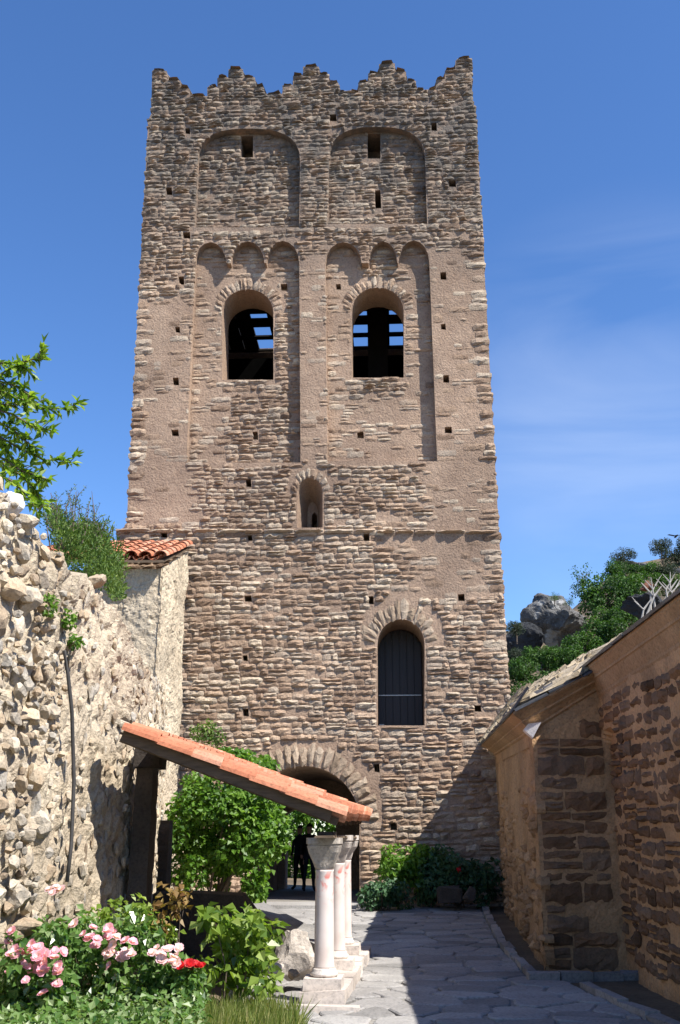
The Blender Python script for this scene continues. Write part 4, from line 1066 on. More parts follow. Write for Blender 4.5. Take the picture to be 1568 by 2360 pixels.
# rough stones showing through the render of the side wall
putw, _, _ = wall_put(WF, WC); putw2 = lambda u, wd, z: putw(u, -wd, z)
slen = (WF - WC).length
stw = []
for k in range(240):
    u = rg.uniform(.3, slen - .1); z = rg.uniform(.05, 2.6) ; hh = rg.uniform(.08, .2); ln = rg.uniform(.15, .4)
    if rg.random() > 1.05 - z / 3.2: continue
    v, f = block(4, 3, [(u, z), (u + ln, z), (u + ln, z + hh), (u, z + hh)], .015, rg.uniform(.05, .08), rg, lambda a, b_, c_: putw(a, b_, c_), back=.1)
    # outward is to the left of the wall
    stw.append((ln * hh, v, f, rg.random()))
stones_to_parts(stw, 40, 'stone', 'small_stones', M_CHPLASTER, chap)
# cornice with mouldings along eave and rake
E1 = at_y(1110, 1717, 24.8); E2 = at_y(1183, 1641, 14.05); RK = at_y(1420, 1522, 14.1)
def cornice(path, walls, steps, mat, name, parent):
    """path: outer edge points; walls: matching wall-top points; steps: (fraction to wall, drop) profile"""
    m = MB(); rows = []
    for P, Q in zip(path, walls):
        for fr, dr in steps: rows.append(P.lerp(Q, fr) + Vector((0, 0, -dr)))
    n = len(steps)
    m.add(rows, [(i * n + k, (i + 1) * n + k, (i + 1) * n + k + 1, i * n + k + 1) for i in range(len(path) - 1) for k in range(n - 1)], .5)
    return m.build(name, mat, parent)
wl = [Vector((WF.x - .01, 24.8, E1.z)), Vector((WC.x - .01, 14.39, E2.z)), Vector((RK.x, 14.39, RK.z))]
prof = [(0, 0.0), (0, .03), (.12, .05), (.45, .10), (.45, .125), (.52, .135), (.85, .20), (.85, .23), (.98, .25), (1.0, .42)]
pth = [E1, E2, RK]
cornice(pth, wl, prof, M_CHPLASTER, 'cornice', chap)
# slab roof: two sheets of rough stone with their own ridge
R1 = at_y(1188, 1601, 24.3); R2 = at_y(1448, 1462, 15.6)
roofv = []; NU, NV = 60, 16
def low(t):
    a = 10.7 / (10.7 + 1.0)
    return (E1 + Vector((0, 0, .05))).lerp(E2 + Vector((0, 0, .05)), t / a) if t < a else (E2 + Vector((0, 0, .05))).lerp(RK + Vector((0, 0, .05)), (t - a) / (1 - a))
for i in range(NU + 1):
    t = i / NU; a = low(t); b_ = R1.lerp(R2, min(1, t / .95) ** 1.0)
    for j in range(NV + 1):
        q = a.lerp(b_, j / NV); vd = mnoise.voronoi(Vector((q.x * 3, q.y * 3, q.z * 5)))[0]
        roofv.append(q + Vector((0, 0, .05 * min(1, (vd[1] - vd[0]) * 3) + .04 * mnoise.noise(q * 4) - .02)))
roff = [(i * (NV + 1) + j, (i + 1) * (NV + 1) + j, (i + 1) * (NV + 1) + j + 1, i * (NV + 1) + j + 1) for i in range(NU) for j in range(NV)]
link('roof', mesh('roof', roofv, roff, [.5 + .4 * mnoise.noise(Vector(q) * 3) for q in roofv]), M_LAUZE, chap)
# flat stones laid on that roof
sl_ = []
for k in range(420):
    t, u_ = rg.random(), rg.random() ** .8
    q = low(t).lerp(R1.lerp(R2, min(1, t / .95)), u_); 
    ax = (low(min(1, t + .02)) - low(max(0, t - .02))).normalized(); az = (R1.lerp(R2, t) - low(t)).normalized(); nn = ax.cross(az).normalized(); nn = nn if nn.z > 0 else -nn
    m = MB(); obox(m, q + nn * .03, ax, az, nn, -rg.uniform(.05, .17), rg.uniform(.05, .17), -.08, .09, -.03, rg.uniform(.01, .03), rg.random(), .025)
    sl_.append((1 if k < 160 else .1, m.v, m.f, m.t[0]))
stones_to_parts(sl_, 160, 'roof_slab', 'small_slabs', M_LAUZE, chap)
# slate edges along the eaves
def edge_slates(A, B, n, parent, inward, over=.03, th=.03):
    d = (B - A); L_ = d.length; d.normalize()
    for k in range(n):
        m = MB(); s0 = L_ * k / n + .008; s1 = L_ * (k + 1) / n - .008
        iv = Vector(inward).normalized(); nn = d.cross(iv).normalized(); nn = nn if nn.z > 0 else -nn
        obox(m, A + nn * .008, d, iv, nn, s0, s1, -over, .4, .0, th, .5, .006); m.build('edge_slate', M_SLATE, parent)
edge_slates(E1, E2, 22, chap, (R1 - E1)); edge_slates(E2 + Vector((0.02, 0, 0)), RK, 3, chap, (0, 1, .3))
# pale corner stone catching the sun
c_ = at_y(1232, 1683, 14.2); m = MB(); q = [at_y(1207, 1681, 14.25), at_y(1218, 1668, 14.2), at_y(1248, 1664, 14.15), at_y(1229, 1700, 14.2)]
m.add([p for p in q] + [p + Vector((.03, .25, .0)) for p in q], [(0, 1, 2, 3), (7, 6, 5, 4), (0, 4, 5, 1), (1, 5, 6, 2), (2, 6, 7, 3), (3, 7, 4, 0)], .8)
m.build('corner_stone', M_WHITESTONE, chap)
# nave
nave = thing('church_nave', 'tall dark rubble church wall with thick tan mortar joints at the right', 'church', (NB.x + .5, 9, 0))
ET0 = at_y(1568, 1371, 9.75); ETz = ET0.z
NE = NB + (NB - NA).normalized() * 3.2
ETa = Vector((ET0.x - .026 * 7, 2.6, ETz)); ETb = Vector((ET0.x + .026 * 8.2, 17.8, ETz + .02))
nlen = (NB - NA).length; nfull = (NE - NA).length
def niche_in(U, Z):
    U = np.asarray(U, float); Z = np.asarray(Z, float); a, b_ = nlen - .98, nlen + .2; cu = (a + b_) / 2; r = (b_ - a) / 2
    return (U > a) & (U < b_) & (Z < 2.45 + np.sqrt(np.clip(r * r - (U - cu) ** 2, 0, None)))
NO = relief(NA, NE, lambda t: -.2, lambda t: ETz - .1, 300, 90, M_CHMORTAR, 'wall', nave, .03, .015, 6, -1)
dn_ = (NE - NA).normalized()
for v in NO.data.vertices:
    u_ = (Vector((v.co.x, v.co.y, 0)) - NA).dot(dn_)
    if niche_in(u_, v.co.z): v.co += Vector((dn_.y, -dn_.x, 0)) * .11
putn, dn, nn_ = wall_put(NA, NE); putn2 = lambda u, wd, z: Vector(NA) + dn * u + nn_ * wd + Vector((0, 0, z))
# irregular stones set back in raised mortar
stn = build_courses(4.0, nlen - .02, 0.0, ETz - .45, lambda U, Z: np.where((U > 0) & (U < nlen - .03) & (Z > 0.02) & (Z < ETz - .5), np.where(niche_in(U, Z), 1, 0), -1), putn2, rg, (.12, .22), (.26, .55), lambda u, z, l: (rg.uniform(.03, .055), .11 if l == 1 else 0.0), .034, lambda u, z: .97, wob=.05, rnd=.22, tight=.93, jit=.14)
stones_to_parts(stn, 300, 'stone', 'small_stones', M_CHSTONE, nave)
wl2 = [Vector((NA.x + nn_.x * .0, 2.6, ETz)), Vector((NE.x, 17.8, ETz))]
prof2 = [(0, 0), (0, .04), (.1, .06), (.4, .14), (.4, .17), (.5, .18), (.9, .34), (.9, .37), (1.0, .40), (1.03, .62)]
cornice([ETa, ETb], wl2, prof2, M_CHPLASTER, 'cornice', nave)
edge_slates(ETa, ETb, 26, nave, (1, 0, .35), .04, .035)
m = MB(); rr_ = Vector((4.5, 0, 1.6)); th = Vector((0, 0, .05))
ra, rb = ETa + Vector((.03, 0, .03)), ETb + Vector((.03, 0, .03))
m.add([ra, rb, rb + rr_, ra + rr_, ra - th, rb - th, rb + rr_ - th, ra + rr_ - th], [(0, 1, 2, 3), (7, 6, 5, 4), (0, 4, 5, 1), (1, 5, 6, 2), (2, 6, 7, 3), (3, 7, 4, 0)], .5); m.build('roof', M_LAUZE, nave)
# gable end closing the building toward the tower side
m = MB(); m.add([(NE.x, NE.y, -.2), (NE.x + 8, NE.y, -.2), (NE.x + 8, NE.y, ETz + .02), (NE.x + 4.2, NE.y, ETz + 1.4), (NE.x, NE.y, ETz - .1)], [(0, 1, 2, 3, 4)], .4); m.build('end_wall', M_CHMORTAR, nave)
# ---------------------------------------------------------------- foliage tools
def leaf_arrays(P, D, N, Ln, Wd, fold=.25):
    P, D, N = map(np.asarray, (P, D, N)); n = len(P)
    D = D / (np.linalg.norm(D, axis=1, keepdims=True) + 1e-9); S = np.cross(D, N); S /= (np.linalg.norm(S, axis=1, keepdims=True) + 1e-9); U = np.cross(S, D)
    Ln = np.broadcast_to(Ln, (n,))[:, None]; Wd = np.broadcast_to(Wd, (n,))[:, None]
    base = P; tip = P + D * Ln - U * Ln * .12; mid = P + D * Ln * .45
    l = mid - S * Wd / 2 + U * Wd * fold; r = mid + S * Wd / 2 + U * Wd * fold
    V = np.stack([base, r, tip, l], 1).reshape(-1, 3); i = np.arange(n) * 4
    Fc = np.concatenate([np.stack([i, i + 1, i + 2], 1), np.stack([i, i + 2, i + 3], 1)])
    return V, Fc
def leaves(name, P, D, N, Ln, Wd, tint, mat, parent=None, local=False, fold=.25, stuff=False):
    V, Fc = leaf_arrays(P, D, N, Ln, Wd, fold)
    o = link(name, mesh(name, V, Fc, np.repeat(tint, 4)), mat, parent, local)
    if stuff: o['kind'] = 'stuff'
    return o
def rnd_dir(n, rg): 
    v = rg.normal(size=(n, 3)); return v / np.linalg.norm(v, axis=1, keepdims=True)
def blob_points(cs, rs, n, rg, shell=.55, flat=1.0):
    """leaf spots spread through a set of clumps; cs centres, rs radii (m,3)"""
    cs = np.asarray(cs, float); rs = np.asarray(rs, float)
    if rs.ndim == 1: rs = np.repeat(rs[:, None], 3, 1)
    wgt = (rs[:, 0] * rs[:, 2]) ; k = rg.choice(len(cs), n, p=wgt / wgt.sum())
    d = rnd_dir(n, rg); rad = shell + (1 - shell) * rg.random(n) ** .6
    P = cs[k] + d * rs[k] * rad[:, None]
    # cull what is deep inside a neighbour
    return P, d, k
def px_blobs(lst, y0, y1, rg, dy=1.0, n_sub=7):
    cs, rs = [], []
    for (px, py, rx, ry) in lst:
        for q in range(n_sub):
            a = rg.uniform(0, 2 * math.pi); f = math.sqrt(rg.random()) * .75; Y = rg.uniform(y0, y1)
            c_ = at_y(px + rx * f * math.cos(a), py + ry * f * math.sin(a), Y); k = (Y * cp + (c_.z - EYE) * sp) / F
            r = (.32 + .25 * rg.random()); cs.append(c_); rs.append((rx * k * r + .04, min(rx, ry) * k * r + .05, ry * k * r + .04))
    return cs, rs
def bush(name, lab, cat, blobs, y0, y1, n, ls, mat, rg, base, group=None, n_sub=7, asp=.7, up=.5, stems=5, stem_mat=None, shell=.5, stem_r=.02):
    t = thing(name, lab, cat, base, group)
    cs, rs = px_blobs(blobs, y0, y1, rg, n_sub=n_sub)
    P, d, k = blob_points(cs, rs, n, rg, shell)
    Nn = d * .6 + rnd_dir(n, rg) * .7 + np.array([0.25, -.2, up]); D = np.cross(Nn, rnd_dir(n, rg)) + d * .4 - np.array([0, 0, .25])
    L_ = rg.uniform(.6, 1.25, n) * ls
    cl = rg.random(len(cs)); tint = np.clip(rg.normal(.42, .2, n) + (cl[k] - .5) * .35, 0, 1)
    leaves('foliage', P, D, Nn, L_, L_ * asp, tint, mat, t)
    m = MB(); b_ = Vector(base)
    for q in range(stems):
        c_ = Vector(cs[rg.integers(0, len(cs))]); j = Vector(rg.normal(0, .06, 3))
        m.tube([b_ + Vector((rg.uniform(-.15, .15), rg.uniform(-.1, .1), 0)), b_.lerp(c_, .45) + j, c_], [stem_r, stem_r * .7, stem_r * .35], 5, .5)
    if stems: m.build('stem', stem_mat or M_BARK, t)
    return t
rg = np.random.default_rng(77)

# climbing vine in front of the tower
bush('climbing_vine', 'big bright green climbing vine beneath the orange tiled roof before the archway', 'vine',
     [(450, 1835, 62, 60), (530, 1810, 70, 60), (600, 1850, 60, 70), (560, 1900, 85, 80), (470, 1900, 80, 75), (432, 1965, 45, 75), (505, 1985, 62, 60), (565, 1965, 75, 60), (620, 1915, 45, 65), (540, 1748, 60, 26), (595, 1768, 36, 24), (590, 2035, 26, 45)],
     18.2, 20.2, 13000, .10, M_LEAF_VINE, rg, (-2.3, 19.2, 0.05), n_sub=9, asp=.85, stems=14, stem_r=.03)
bush('wall_plant', 'small faint shrub rooted in the tower stones above the vine', 'shrub', [(478, 1692, 36, 30)], 24.3, 24.8, 420, .09, M_LEAF_BROOM, rg, tuple(at_y(478, 1715, 24.8)), stems=4, stem_r=.008)
# bushes at the foot of the tower
bush('bush', 'sunlit leafy bush against the tower right of the archway', 'bush', [(915, 1985, 36, 48), (940, 1990, 34, 34), (975, 1975, 26, 40), (960, 2020, 30, 30), (900, 2010, 26, 30)], 23.7, 24.5, 1700, .12, M_LEAF_VINE, rg, (at_y(925, 2085, 24.2).x, 24.2, .18), 'bushes along the foot of the tower')
bush('bush', 'low blue green bush at the edge of the bright step', 'bush', [(870, 2066, 40, 26), (915, 2062, 36, 26), (895, 2048, 46, 20)], 22.9, 23.7, 1500, .10, M_LEAF_BLUE, rg, (at_y(890, 2090, 23.3).x, 23.3, .16), 'bushes along the foot of the tower')
sb = bush('bush', 'dark bush with one red bloom in the shaded corner by the chapel', 'bush', [(1010, 2005, 46, 58), (1065, 2010, 48, 50), (1115, 2020, 40, 50), (1040, 2045, 70, 26), (985, 2040, 34, 34)], 23.4, 24.4, 2600, .12, M_LEAF_BLUE, rg, (at_y(1060, 2085, 24).x, 24, .18), 'bushes along the foot of the tower')
# garden seen through the passage
for i, (px, lab) in enumerate([(640, 'leafy garden bush glimpsed beyond the left of the dark passage'), (700, 'bright green bush filling the far end of the dark passage'), (770, 'garden bush beyond the passage behind the white columns')]):
    bush('garden_bush', lab, 'bush', [(px, 1925, 38, 70), (px, 2000, 40, 50), (px + 8, 1870, 40, 50)], 41.5, 44, 2000, .20, M_LEAF_VINE, rg, (at_y(px, 2040, 43).x, 43, 0), 'garden bushes beyond the passage', up=.9)

# ---------------------------------------------------------------- flower beds in the foreground
sv = []
for j in range(26):
    for i in range(26):
        x = -3.3 + 2.55 * i / 25; y = 6.5 + 5.4 * j / 25
        ed = min(1, (path_left(y) - .02 - x) * 3); ed2 = min(1, (11.9 - y) * 2.5)
        sv.append((x + 0, y, -.06 + .18 * max(0, min(ed, ed2)) + .04 * mnoise.noise(Vector((x, y, 0)) * 3)))
tag(link('flower_bed_soil', mesh('flower_bed_soil', sv, [(j * 26 + i, j * 26 + i + 1, (j + 1) * 26 + i + 1, (j + 1) * 26 + i) for j in range(25) for i in range(25)], [.4] * len(sv)), M_EARTH), kind='structure')
def petal_flower(seed, r=1.0, layers=3, per=6):
    rr = random.Random(seed); v, f, t = [], [], []
    for l in range(layers):
        for k in range(per):
            a = 2 * math.pi * (k + .5 * l) / per + rr.uniform(-.2, .2); tl = .25 + .5 * l / max(1, layers - 1) * 1.0 + rr.uniform(-.1, .1)
            rad = r * (1 - .22 * l) * rr.uniform(.85, 1.1); n = len(v); w_ = rad * .55
            def P(x, y, lift):
                cx, sx = math.cos(a), math.sin(a); z = x * math.sin(tl) + lift; x2 = x * math.cos(tl)
                return (x2 * cx - y * sx, x2 * sx + y * cx, z)
            v += [P(.05 * r, 0, 0), P(rad * .6, -w_, .12 * r), P(rad, -w_ * .6, .02 * r), P(rad * 1.04, w_ * .6, .02 * r), P(rad * .6, w_, .12 * r), P(rad * .55, 0, -.02 * r)]
            f += [(n, n + 1, n + 5), (n + 1, n + 2, n + 5), (n + 2, n + 3, n + 5), (n + 3, n + 4, n + 5), (n + 4, n, n + 5)]
            t += [.2 + .3 * l + rr.uniform(-.15, .2)] * 6
    return v, f, t
FM = {}
for nm, mt in (('pink', M_PINK), ('pale', M_PALEPINK), ('red', M_RED)):
    FM[nm] = []
    for k in range(4):
        v, f, t = petal_flower(k + len(nm) * 10); me = mesh('bloom', v, f, t); me.materials.append(mt); FM[nm].append(me)
def add_blooms(parent, kind, spots, Y, size, rg, lab=None):
    for (px, py) in spots:
        y = Y + rg.uniform(-.15, .15); c_ = at_y(px, py, y)
        o = bpy.data.objects.new('bloom', FM[kind][rg.integers(0, 4)]); COL.objects.link(o); o.parent = parent
        o.location = c_ - parent_world(parent); s = size * rg.uniform(.75, 1.2); o.scale = (s, s, s)
        o.rotation_euler = (rg.uniform(.2, 1.1), rg.uniform(-.5, .5), rg.uniform(-.6, .6))
        if lab: o['label'] = lab
def cluster(cx, cy, rx, ry, n, rg): return [(cx + rg.normal() * rx * .5, cy + rg.normal() * ry * .5) for _ in range(n)]
b1 = bush('rose_bush', 'rose bush with a dense cluster of pink blooms at the left edge', 'rose bush', [(30, 2250, 60, 70), (90, 2280, 60, 60), (60, 2330, 90, 50), (130, 2330, 60, 50)], 8.6, 9.3, 1500, .085, M_LEAF_BED, rg, (at_y(70, 2330, 9).x, 9.0, 0.05), 'rose bushes in the flower bed', stems=8, stem_r=.008)
add_blooms(b1, 'pink', cluster(75, 2200, 70, 34, 22, rg) + cluster(110, 2235, 40, 34, 14, rg) + [(35, 2190), (20, 2170), (60, 2260), (125, 2270), (60, 2225), (100, 2290), (20, 2240)], 8.6, .042, rg)
b2 = bush('rose_bush', 'rose bush with large pale pink blooms below the rubble wall', 'rose bush', [(220, 2200, 70, 50), (170, 2180, 60, 50), (280, 2180, 70, 50), (250, 2250, 90, 50), (170, 2130, 60, 30), (120, 2160, 40, 40), (300, 2140, 50, 40)], 9.4, 10.3, 2000, .08, M_LEAF_BED, rg, (at_y(230, 2300, 9.9).x, 9.9, 0.05), 'rose bushes in the flower bed', stems=8, stem_r=.008)
add_blooms(b2, 'pink', cluster(215, 2155, 26, 14, 6, rg) + cluster(250, 2145, 20, 14, 4, rg) + [(220, 2180), (252, 2225), (290, 2168), (306, 2172)], 9.3, .042, rg)
add_blooms(b2, 'pale', cluster(250, 2180, 30, 26, 9, rg) + cluster(280, 2200, 26, 22, 5, rg) + [(165, 2135), (172, 2130), (130, 2045), (115, 2050), (122, 2058), (140, 2052)], 9.35, .045, rg)
b3 = bush('rose_bush', 'small rose bush with pale blooms beside the red flowers', 'rose bush', [(385, 2240, 50, 40), (350, 2260, 50, 40), (420, 2270, 50, 40), (330, 2180, 36, 36)], 9.5, 10.1, 1000, .075, M_LEAF_BED, rg, (at_y(385, 2310, 9.8).x, 9.8, 0.05), 'rose bushes in the flower bed', stems=6, stem_r=.007)
add_blooms(b3, 'pale', cluster(380, 2200, 22, 16, 9, rg) + cluster(398, 2215, 20, 10, 5, rg) + [(362, 2185)], 9.45, .045, rg)
b4 = bush('red_flower_plant', 'low plant with a bright cluster of red flowers before the dark parapet', 'flower', [(430, 2250, 40, 26)], 9.7, 10.0, 300, .07, M_LEAF_BED, rg, (at_y(430, 2320, 9.9).x, 9.9, .05), stems=5, stem_r=.006)
add_blooms(b4, 'red', cluster(440, 2225, 24, 10, 12, rg) + [(415, 2226), (466, 2226), (430, 2222), (450, 2222)], 9.6, .045, rg)
add_blooms(sb, 'red', [(1057, 2006), (1060, 2010), (1062, 2003)], 23.3, .06, rg)
b5 = bush('rose_bush', 'leafy rose bush without flowers standing before the dark shade', 'rose bush',
          [(500, 2120, 46, 28), (560, 2135, 48, 34), (520, 2180, 66, 46), (590, 2190, 50, 46), (480, 2230, 36, 26), (560, 2240, 66, 36), (610, 2260, 26, 26), (600, 2150, 40, 30)], 10.0, 10.7, 760, .115, M_LEAF_ROSE, rg, (at_y(525, 2345, 10.3).x, 10.3, 0.02), 'rose bushes in the flower bed', stems=10, asp=.72, stem_r=.010, shell=.3)
b6 = bush('garden_weeds', 'leafy shoots along the base of the pale rubble wall', 'plant', [(250, 2120, 50, 40), (320, 2135, 50, 36), (330, 2100, 30, 26), (270, 2170, 60, 40), (380, 2140, 30, 30)], 10.6, 11.3, 1000, .075, M_LEAF_ROSE, rg, (at_y(300, 2230, 11).x, 11.0, .05), stems=8, stem_r=.007)
bush('bronze_shrub', 'sparse shrub with bronze young leaves before the dark pier', 'shrub', [(395, 2085, 36, 40), (420, 2070, 22, 22), (370, 2120, 26, 20)], 10.6, 11.0, 110, .085, M_LEAF_BRONZE, rg, (at_y(385, 2270, 10.8).x, 10.8, .05), stems=7, stem_r=.007)
# ground cover and grass
def cover(name, n, px0, px1, py0, py1, Y0, Y1, ls, asp, mat, hmin, hmax, up, rg):
    px = rg.uniform(px0, px1, n); py = rg.uniform(py0, py1, n); P = []
    for a in range(n):
        Y = rg.uniform(Y0, Y1); x = at_y(px[a], 2250, Y).x; P.append((x, Y, rg.uniform(hmin, hmax)))
    P = np.array(P); d = rnd_dir(n, rg); Nn = d * .7 + np.array([0.1, -.2, up]); D = np.cross(Nn, rnd_dir(n, rg)) + np.array([0, 0, .35])
    L_ = rg.uniform(.5, 1.3, n) * ls
    leaves(name, P, D, Nn, L_, L_ * asp, np.clip(rg.normal(.5, .25, n), 0, 1), mat, stuff=True)
cover('ground_cover', 7000, 0, 480, 0, 1, 7.6, 10.6, .06, .75, M_LEAF_BED, .03, .42, .9, rg)
def grass(name, n, regs, mat, rg, h=(.12, .34)):
    P, D, Nn, Ln = [], [], [], []
    for q in range(n):
        px0, px1, Y0, Y1 = regs[rg.integers(0, len(regs))]
        Y = rg.uniform(Y0, Y1); x = at_y(rg.uniform(px0, px1), 2300, Y).x
        P.append((x, Y, .02)); D.append((rg.normal(0, .35), rg.normal(0, .35), 1)); Nn.append((rg.normal(), -1 + rg.normal(0, .3), .2)); Ln.append(rg.uniform(*h))
    Ln = np.array(Ln); leaves(name, np.array(P), np.array(D), np.array(Nn), Ln, .012 + 0 * Ln, np.clip(rg.normal(.5, .28, n), 0, 1), mat, stuff=True, fold=.1)
grass('grass', 6500, [(380, 560, 8.3, 10.2), (450, 640, 8.6, 10.4), (540, 690, 8.6, 10.2), (330, 520, 8.2, 9.4)], M_GRASS, rg)

# ---------------------------------------------------------------- shrub and tree on top of the retaining wall
def broom():
    t = thing('broom_shrub', 'dense green shrub with bare twigs growing over the rubble wall top', 'shrub', (at_y(190, 1330, 14.5).x, 14.5, 4.4))
    bl = [(200, 1270, 60, 50), (160, 1250, 50, 40), (240, 1290, 50, 50), (210, 1310, 60, 40), (260, 1330, 36, 36), (180, 1220, 50, 26), (145, 1230, 30, 30), (270, 1360, 20, 24), (130, 1200, 34, 30), (230, 1240, 36, 30)]
    cs, rs = px_blobs(bl, 13.3, 15.6, rg, n_sub=10)
    n = 9000; P, d, k = blob_points(cs, rs, n, rg, .35)
    Nn = d * .5 + rnd_dir(n, rg) + np.array([0, 0, .4]); D = rnd_dir(n, rg) * .8 + d * .3 + np.array([0, 0, .7])
    cl = rg.random(len(cs)); L_ = rg.uniform(.5, 1.3, n) * .075
    leaves('foliage', P, D, Nn, L_, L_ * .3, np.clip(rg.normal(.45, .2, n) + (cl[k] - .5) * .5, 0, 1), M_LEAF_BROOM, t)
    m = MB(); LP, LD = [], []
    tops = [(165, 1125), (158, 1140), (212, 1132), (130, 1150), (122, 1165), (205, 1160), (185, 1165), (150, 1160), (222, 1180), (170, 1150), (195, 1190), (140, 1180), (232, 1205), (105, 1185), (178, 1130), (240, 1215), (110, 1200), (265, 1215), (118, 1135)]
    for (px, py) in tops:
        Y = rg.uniform(13.6, 14.8); a = at_y(px + rg.uniform(-25, 25) + (175 - px) * .3, 1265, Y); b_ = at_y(px, py, Y)
        mid = a.lerp(b_, .5) + Vector((rg.normal(0, .04), 0, 0)); m.tube([a, mid, b_], [.012, .008, .003], 4, .5, False)
        for q in range(7):
            s = rg.uniform(.25, .95); o_ = a.lerp(b_, s); e_ = o_ + Vector((rg.normal(0, .09), rg.normal(0, .06), rg.uniform(.05, .2))); m.tube([o_, e_], [.006, .002], 4, .5, False)
            for z in range(6): LP.append(o_.lerp(e_, rg.random()) + Vector(rg.normal(0, .015, 3))); LD.append(rg.normal(0, 1, 3) + np.array([0, 0, .5]))
    m.build('twigs', M_BARK, t)
    LP = np.array([tuple(q) for q in LP]); leaves('twig_leaves', LP, np.array(LD), rnd_dir(len(LP), rg), .045, .018, np.clip(rg.normal(.4, .2, len(LP)), 0, 1), M_LEAF_BROOM, t)
broom()
def big_leaf(seed, mat, L_=1.0, W_=.4):
    rr = random.Random(seed); b_ = rr.uniform(-.15, .2)
    v = [(0, 0, 0), (L_ * .3, -W_ * .42, .06), (L_ * .65, -W_ * .46, .07 - b_ * .3), (L_, 0, -b_), (L_ * .65, W_ * .46, .07 - b_ * .3), (L_ * .3, W_ * .42, .06), (L_ * .5, 0, -.01)]
    me = mesh('leaf', v, [(0, 1, 6), (1, 2, 6), (2, 3, 6), (3, 4, 6), (4, 5, 6), (5, 0, 6)], [rr.uniform(.15, .9)] * 7); me.materials.append(mat); return me
def tree_left():
    t = thing('leafy_tree', 'tree reaching bright green leafy branches over the left wall', 'tree', (-5.6, 9.8, 4.4))
    V = [big_leaf(k, M_LEAF_TREE, 1.0, .36 + .06 * (k % 3)) for k in range(10)]
    br = [[(-260, 900), (-60, 905), (20, 850), (60, 832), (95, 824)], [(-260, 920), (-30, 890), (50, 920), (110, 945), (150, 940), (184, 930)], [(-260, 960), (-60, 930), (30, 955), (80, 985), (120, 992)],
          [(-260, 1000), (-40, 985), (40, 1030), (100, 1060), (140, 1060), (165, 1066)], [(-260, 1050), (-40, 1040), (30, 1080), (75, 1120), (100, 1165)], [(-200, 1100), (-20, 1085), (30, 1110), (70, 1150), (85, 1180)],
          [(-200, 870), (-40, 850), (10, 835), (40, 836), (60, 850)], [(-200, 1000), (-30, 960), (30, 990), (70, 1025)], [(-200, 1010), (-20, 1040), (50, 1085), (110, 1105)], [(-200, 950), (-10, 1000), (30, 1060), (60, 1090)],
          [(-200, 890), (0, 880), (40, 890), (70, 912)], [(-200, 930), (-10, 930), (30, 935), (75, 925)]]
    m = MB(); spots = []
    for q, b_ in enumerate(br):
        Y = 9.3 + .12 * (q % 5); pts = [at_y(px, py, Y + .05 * i * (1 if q % 2 else -1)) for i, (px, py) in enumerate(b_)]
        m.tube([Vector((-5.5, 9.8, 6.3)).lerp(pts[0], .3)] + pts, [.03, .02] + [.013, .010, .008, .006, .004, .003][:len(pts) - 1], 5, .5)
        for i in range(0, len(pts) - 1):
            seg = (pts[i + 1] - pts[i]); n = int(seg.length / (.009 if i else .02)) + 1
            for k in range(n):
                p = pts[i].lerp(pts[i + 1], k / n); spots.append((p, seg.normalized(), i))
        for k in range(5): spots.append((pts[-1], (pts[-1] - pts[-2]).normalized(), 9))
        for k in range(3):                                    # side sprays
            i = rg.integers(1, len(pts) - 1); a = pts[i].lerp(pts[i + 1], rg.random()); e = a + Vector((rg.uniform(-.05, .14), rg.uniform(-.1, .1), rg.choice([-1, 1]) * rg.uniform(.05, .14)))
            m.tube([a, e], [.005, .003], 4, .5)
            for z in range(7): spots.append((a.lerp(e, rg.uniform(.3, 1)), (e - a).normalized(), 9))
    m.build('branch', M_BARK, t)
    m = MB(); m.tube([(-5.7, 9.9, 4.2), (-5.6, 9.8, 5.3), (-5.4, 9.8, 6.4), (-5.2, 9.7, 7.6)], [.16, .13, .10, .05], 9, .5); m.build('trunk', M_BARK, t)
    n = 3200; cs = [(-5.3 + rg.normal(0, .7), 9.8 + rg.normal(0, .7), 7.0 + rg.normal(0, .8)) for _ in range(26)]; cs = [c for c in cs if to_px(c)[0] < -160] or cs
    P, d, k = blob_points(cs, np.full(len(cs), .5), n, rg, .3); Nn = d + np.array([0, 0, .6]); D = rnd_dir(n, rg) - np.array([0, 0, .3]); L_ = rg.uniform(.07, .13, n)
    leaves('crown', P, D, Nn, L_, L_ * .4, np.clip(rg.normal(.45, .2, n), 0, 1), M_LEAF_TREE, t)
    idx = rg.permutation(len(spots)); pw = parent_world(t); LP, LD, LN, LL = [], [], [], []
    big_ = 0
    for ii in idx:
        p, d, lev = spots[ii]; dv = Vector(d) * rg.uniform(.2, 1) + Vector(rg.normal(0, .55, 3)) + Vector((0, 0, -.1)); dv.normalize()
        s = rg.uniform(.07, .135); nn = Vector(rg.normal(0, .5, 3)) + Vector((.2, -.3, .8))
        if big_ < 300 and to_px(p)[0] > -20:
            o = bpy.data.objects.new('leaf', V[rg.integers(0, 10)]); COL.objects.link(o); o.parent = t
            yv = nn.cross(dv).normalized(); zv = dv.cross(yv); M = Matrix((dv, yv, zv)).transposed().to_4x4() @ Matrix.Scale(s, 4); M.translation = p - pw; o.matrix_local = M; big_ += 1
        else: LP.append(p[:]); LD.append(dv[:]); LN.append(nn[:]); LL.append(s)
    LL = np.array(LL); o = leaves('more_leaves', np.array(LP), np.array(LD), np.array(LN), LL, LL * .4, np.clip(rg.normal(.5, .25, len(LL)), 0, 1), M_LEAF_TREE, t, stuff=True)
tree_left()
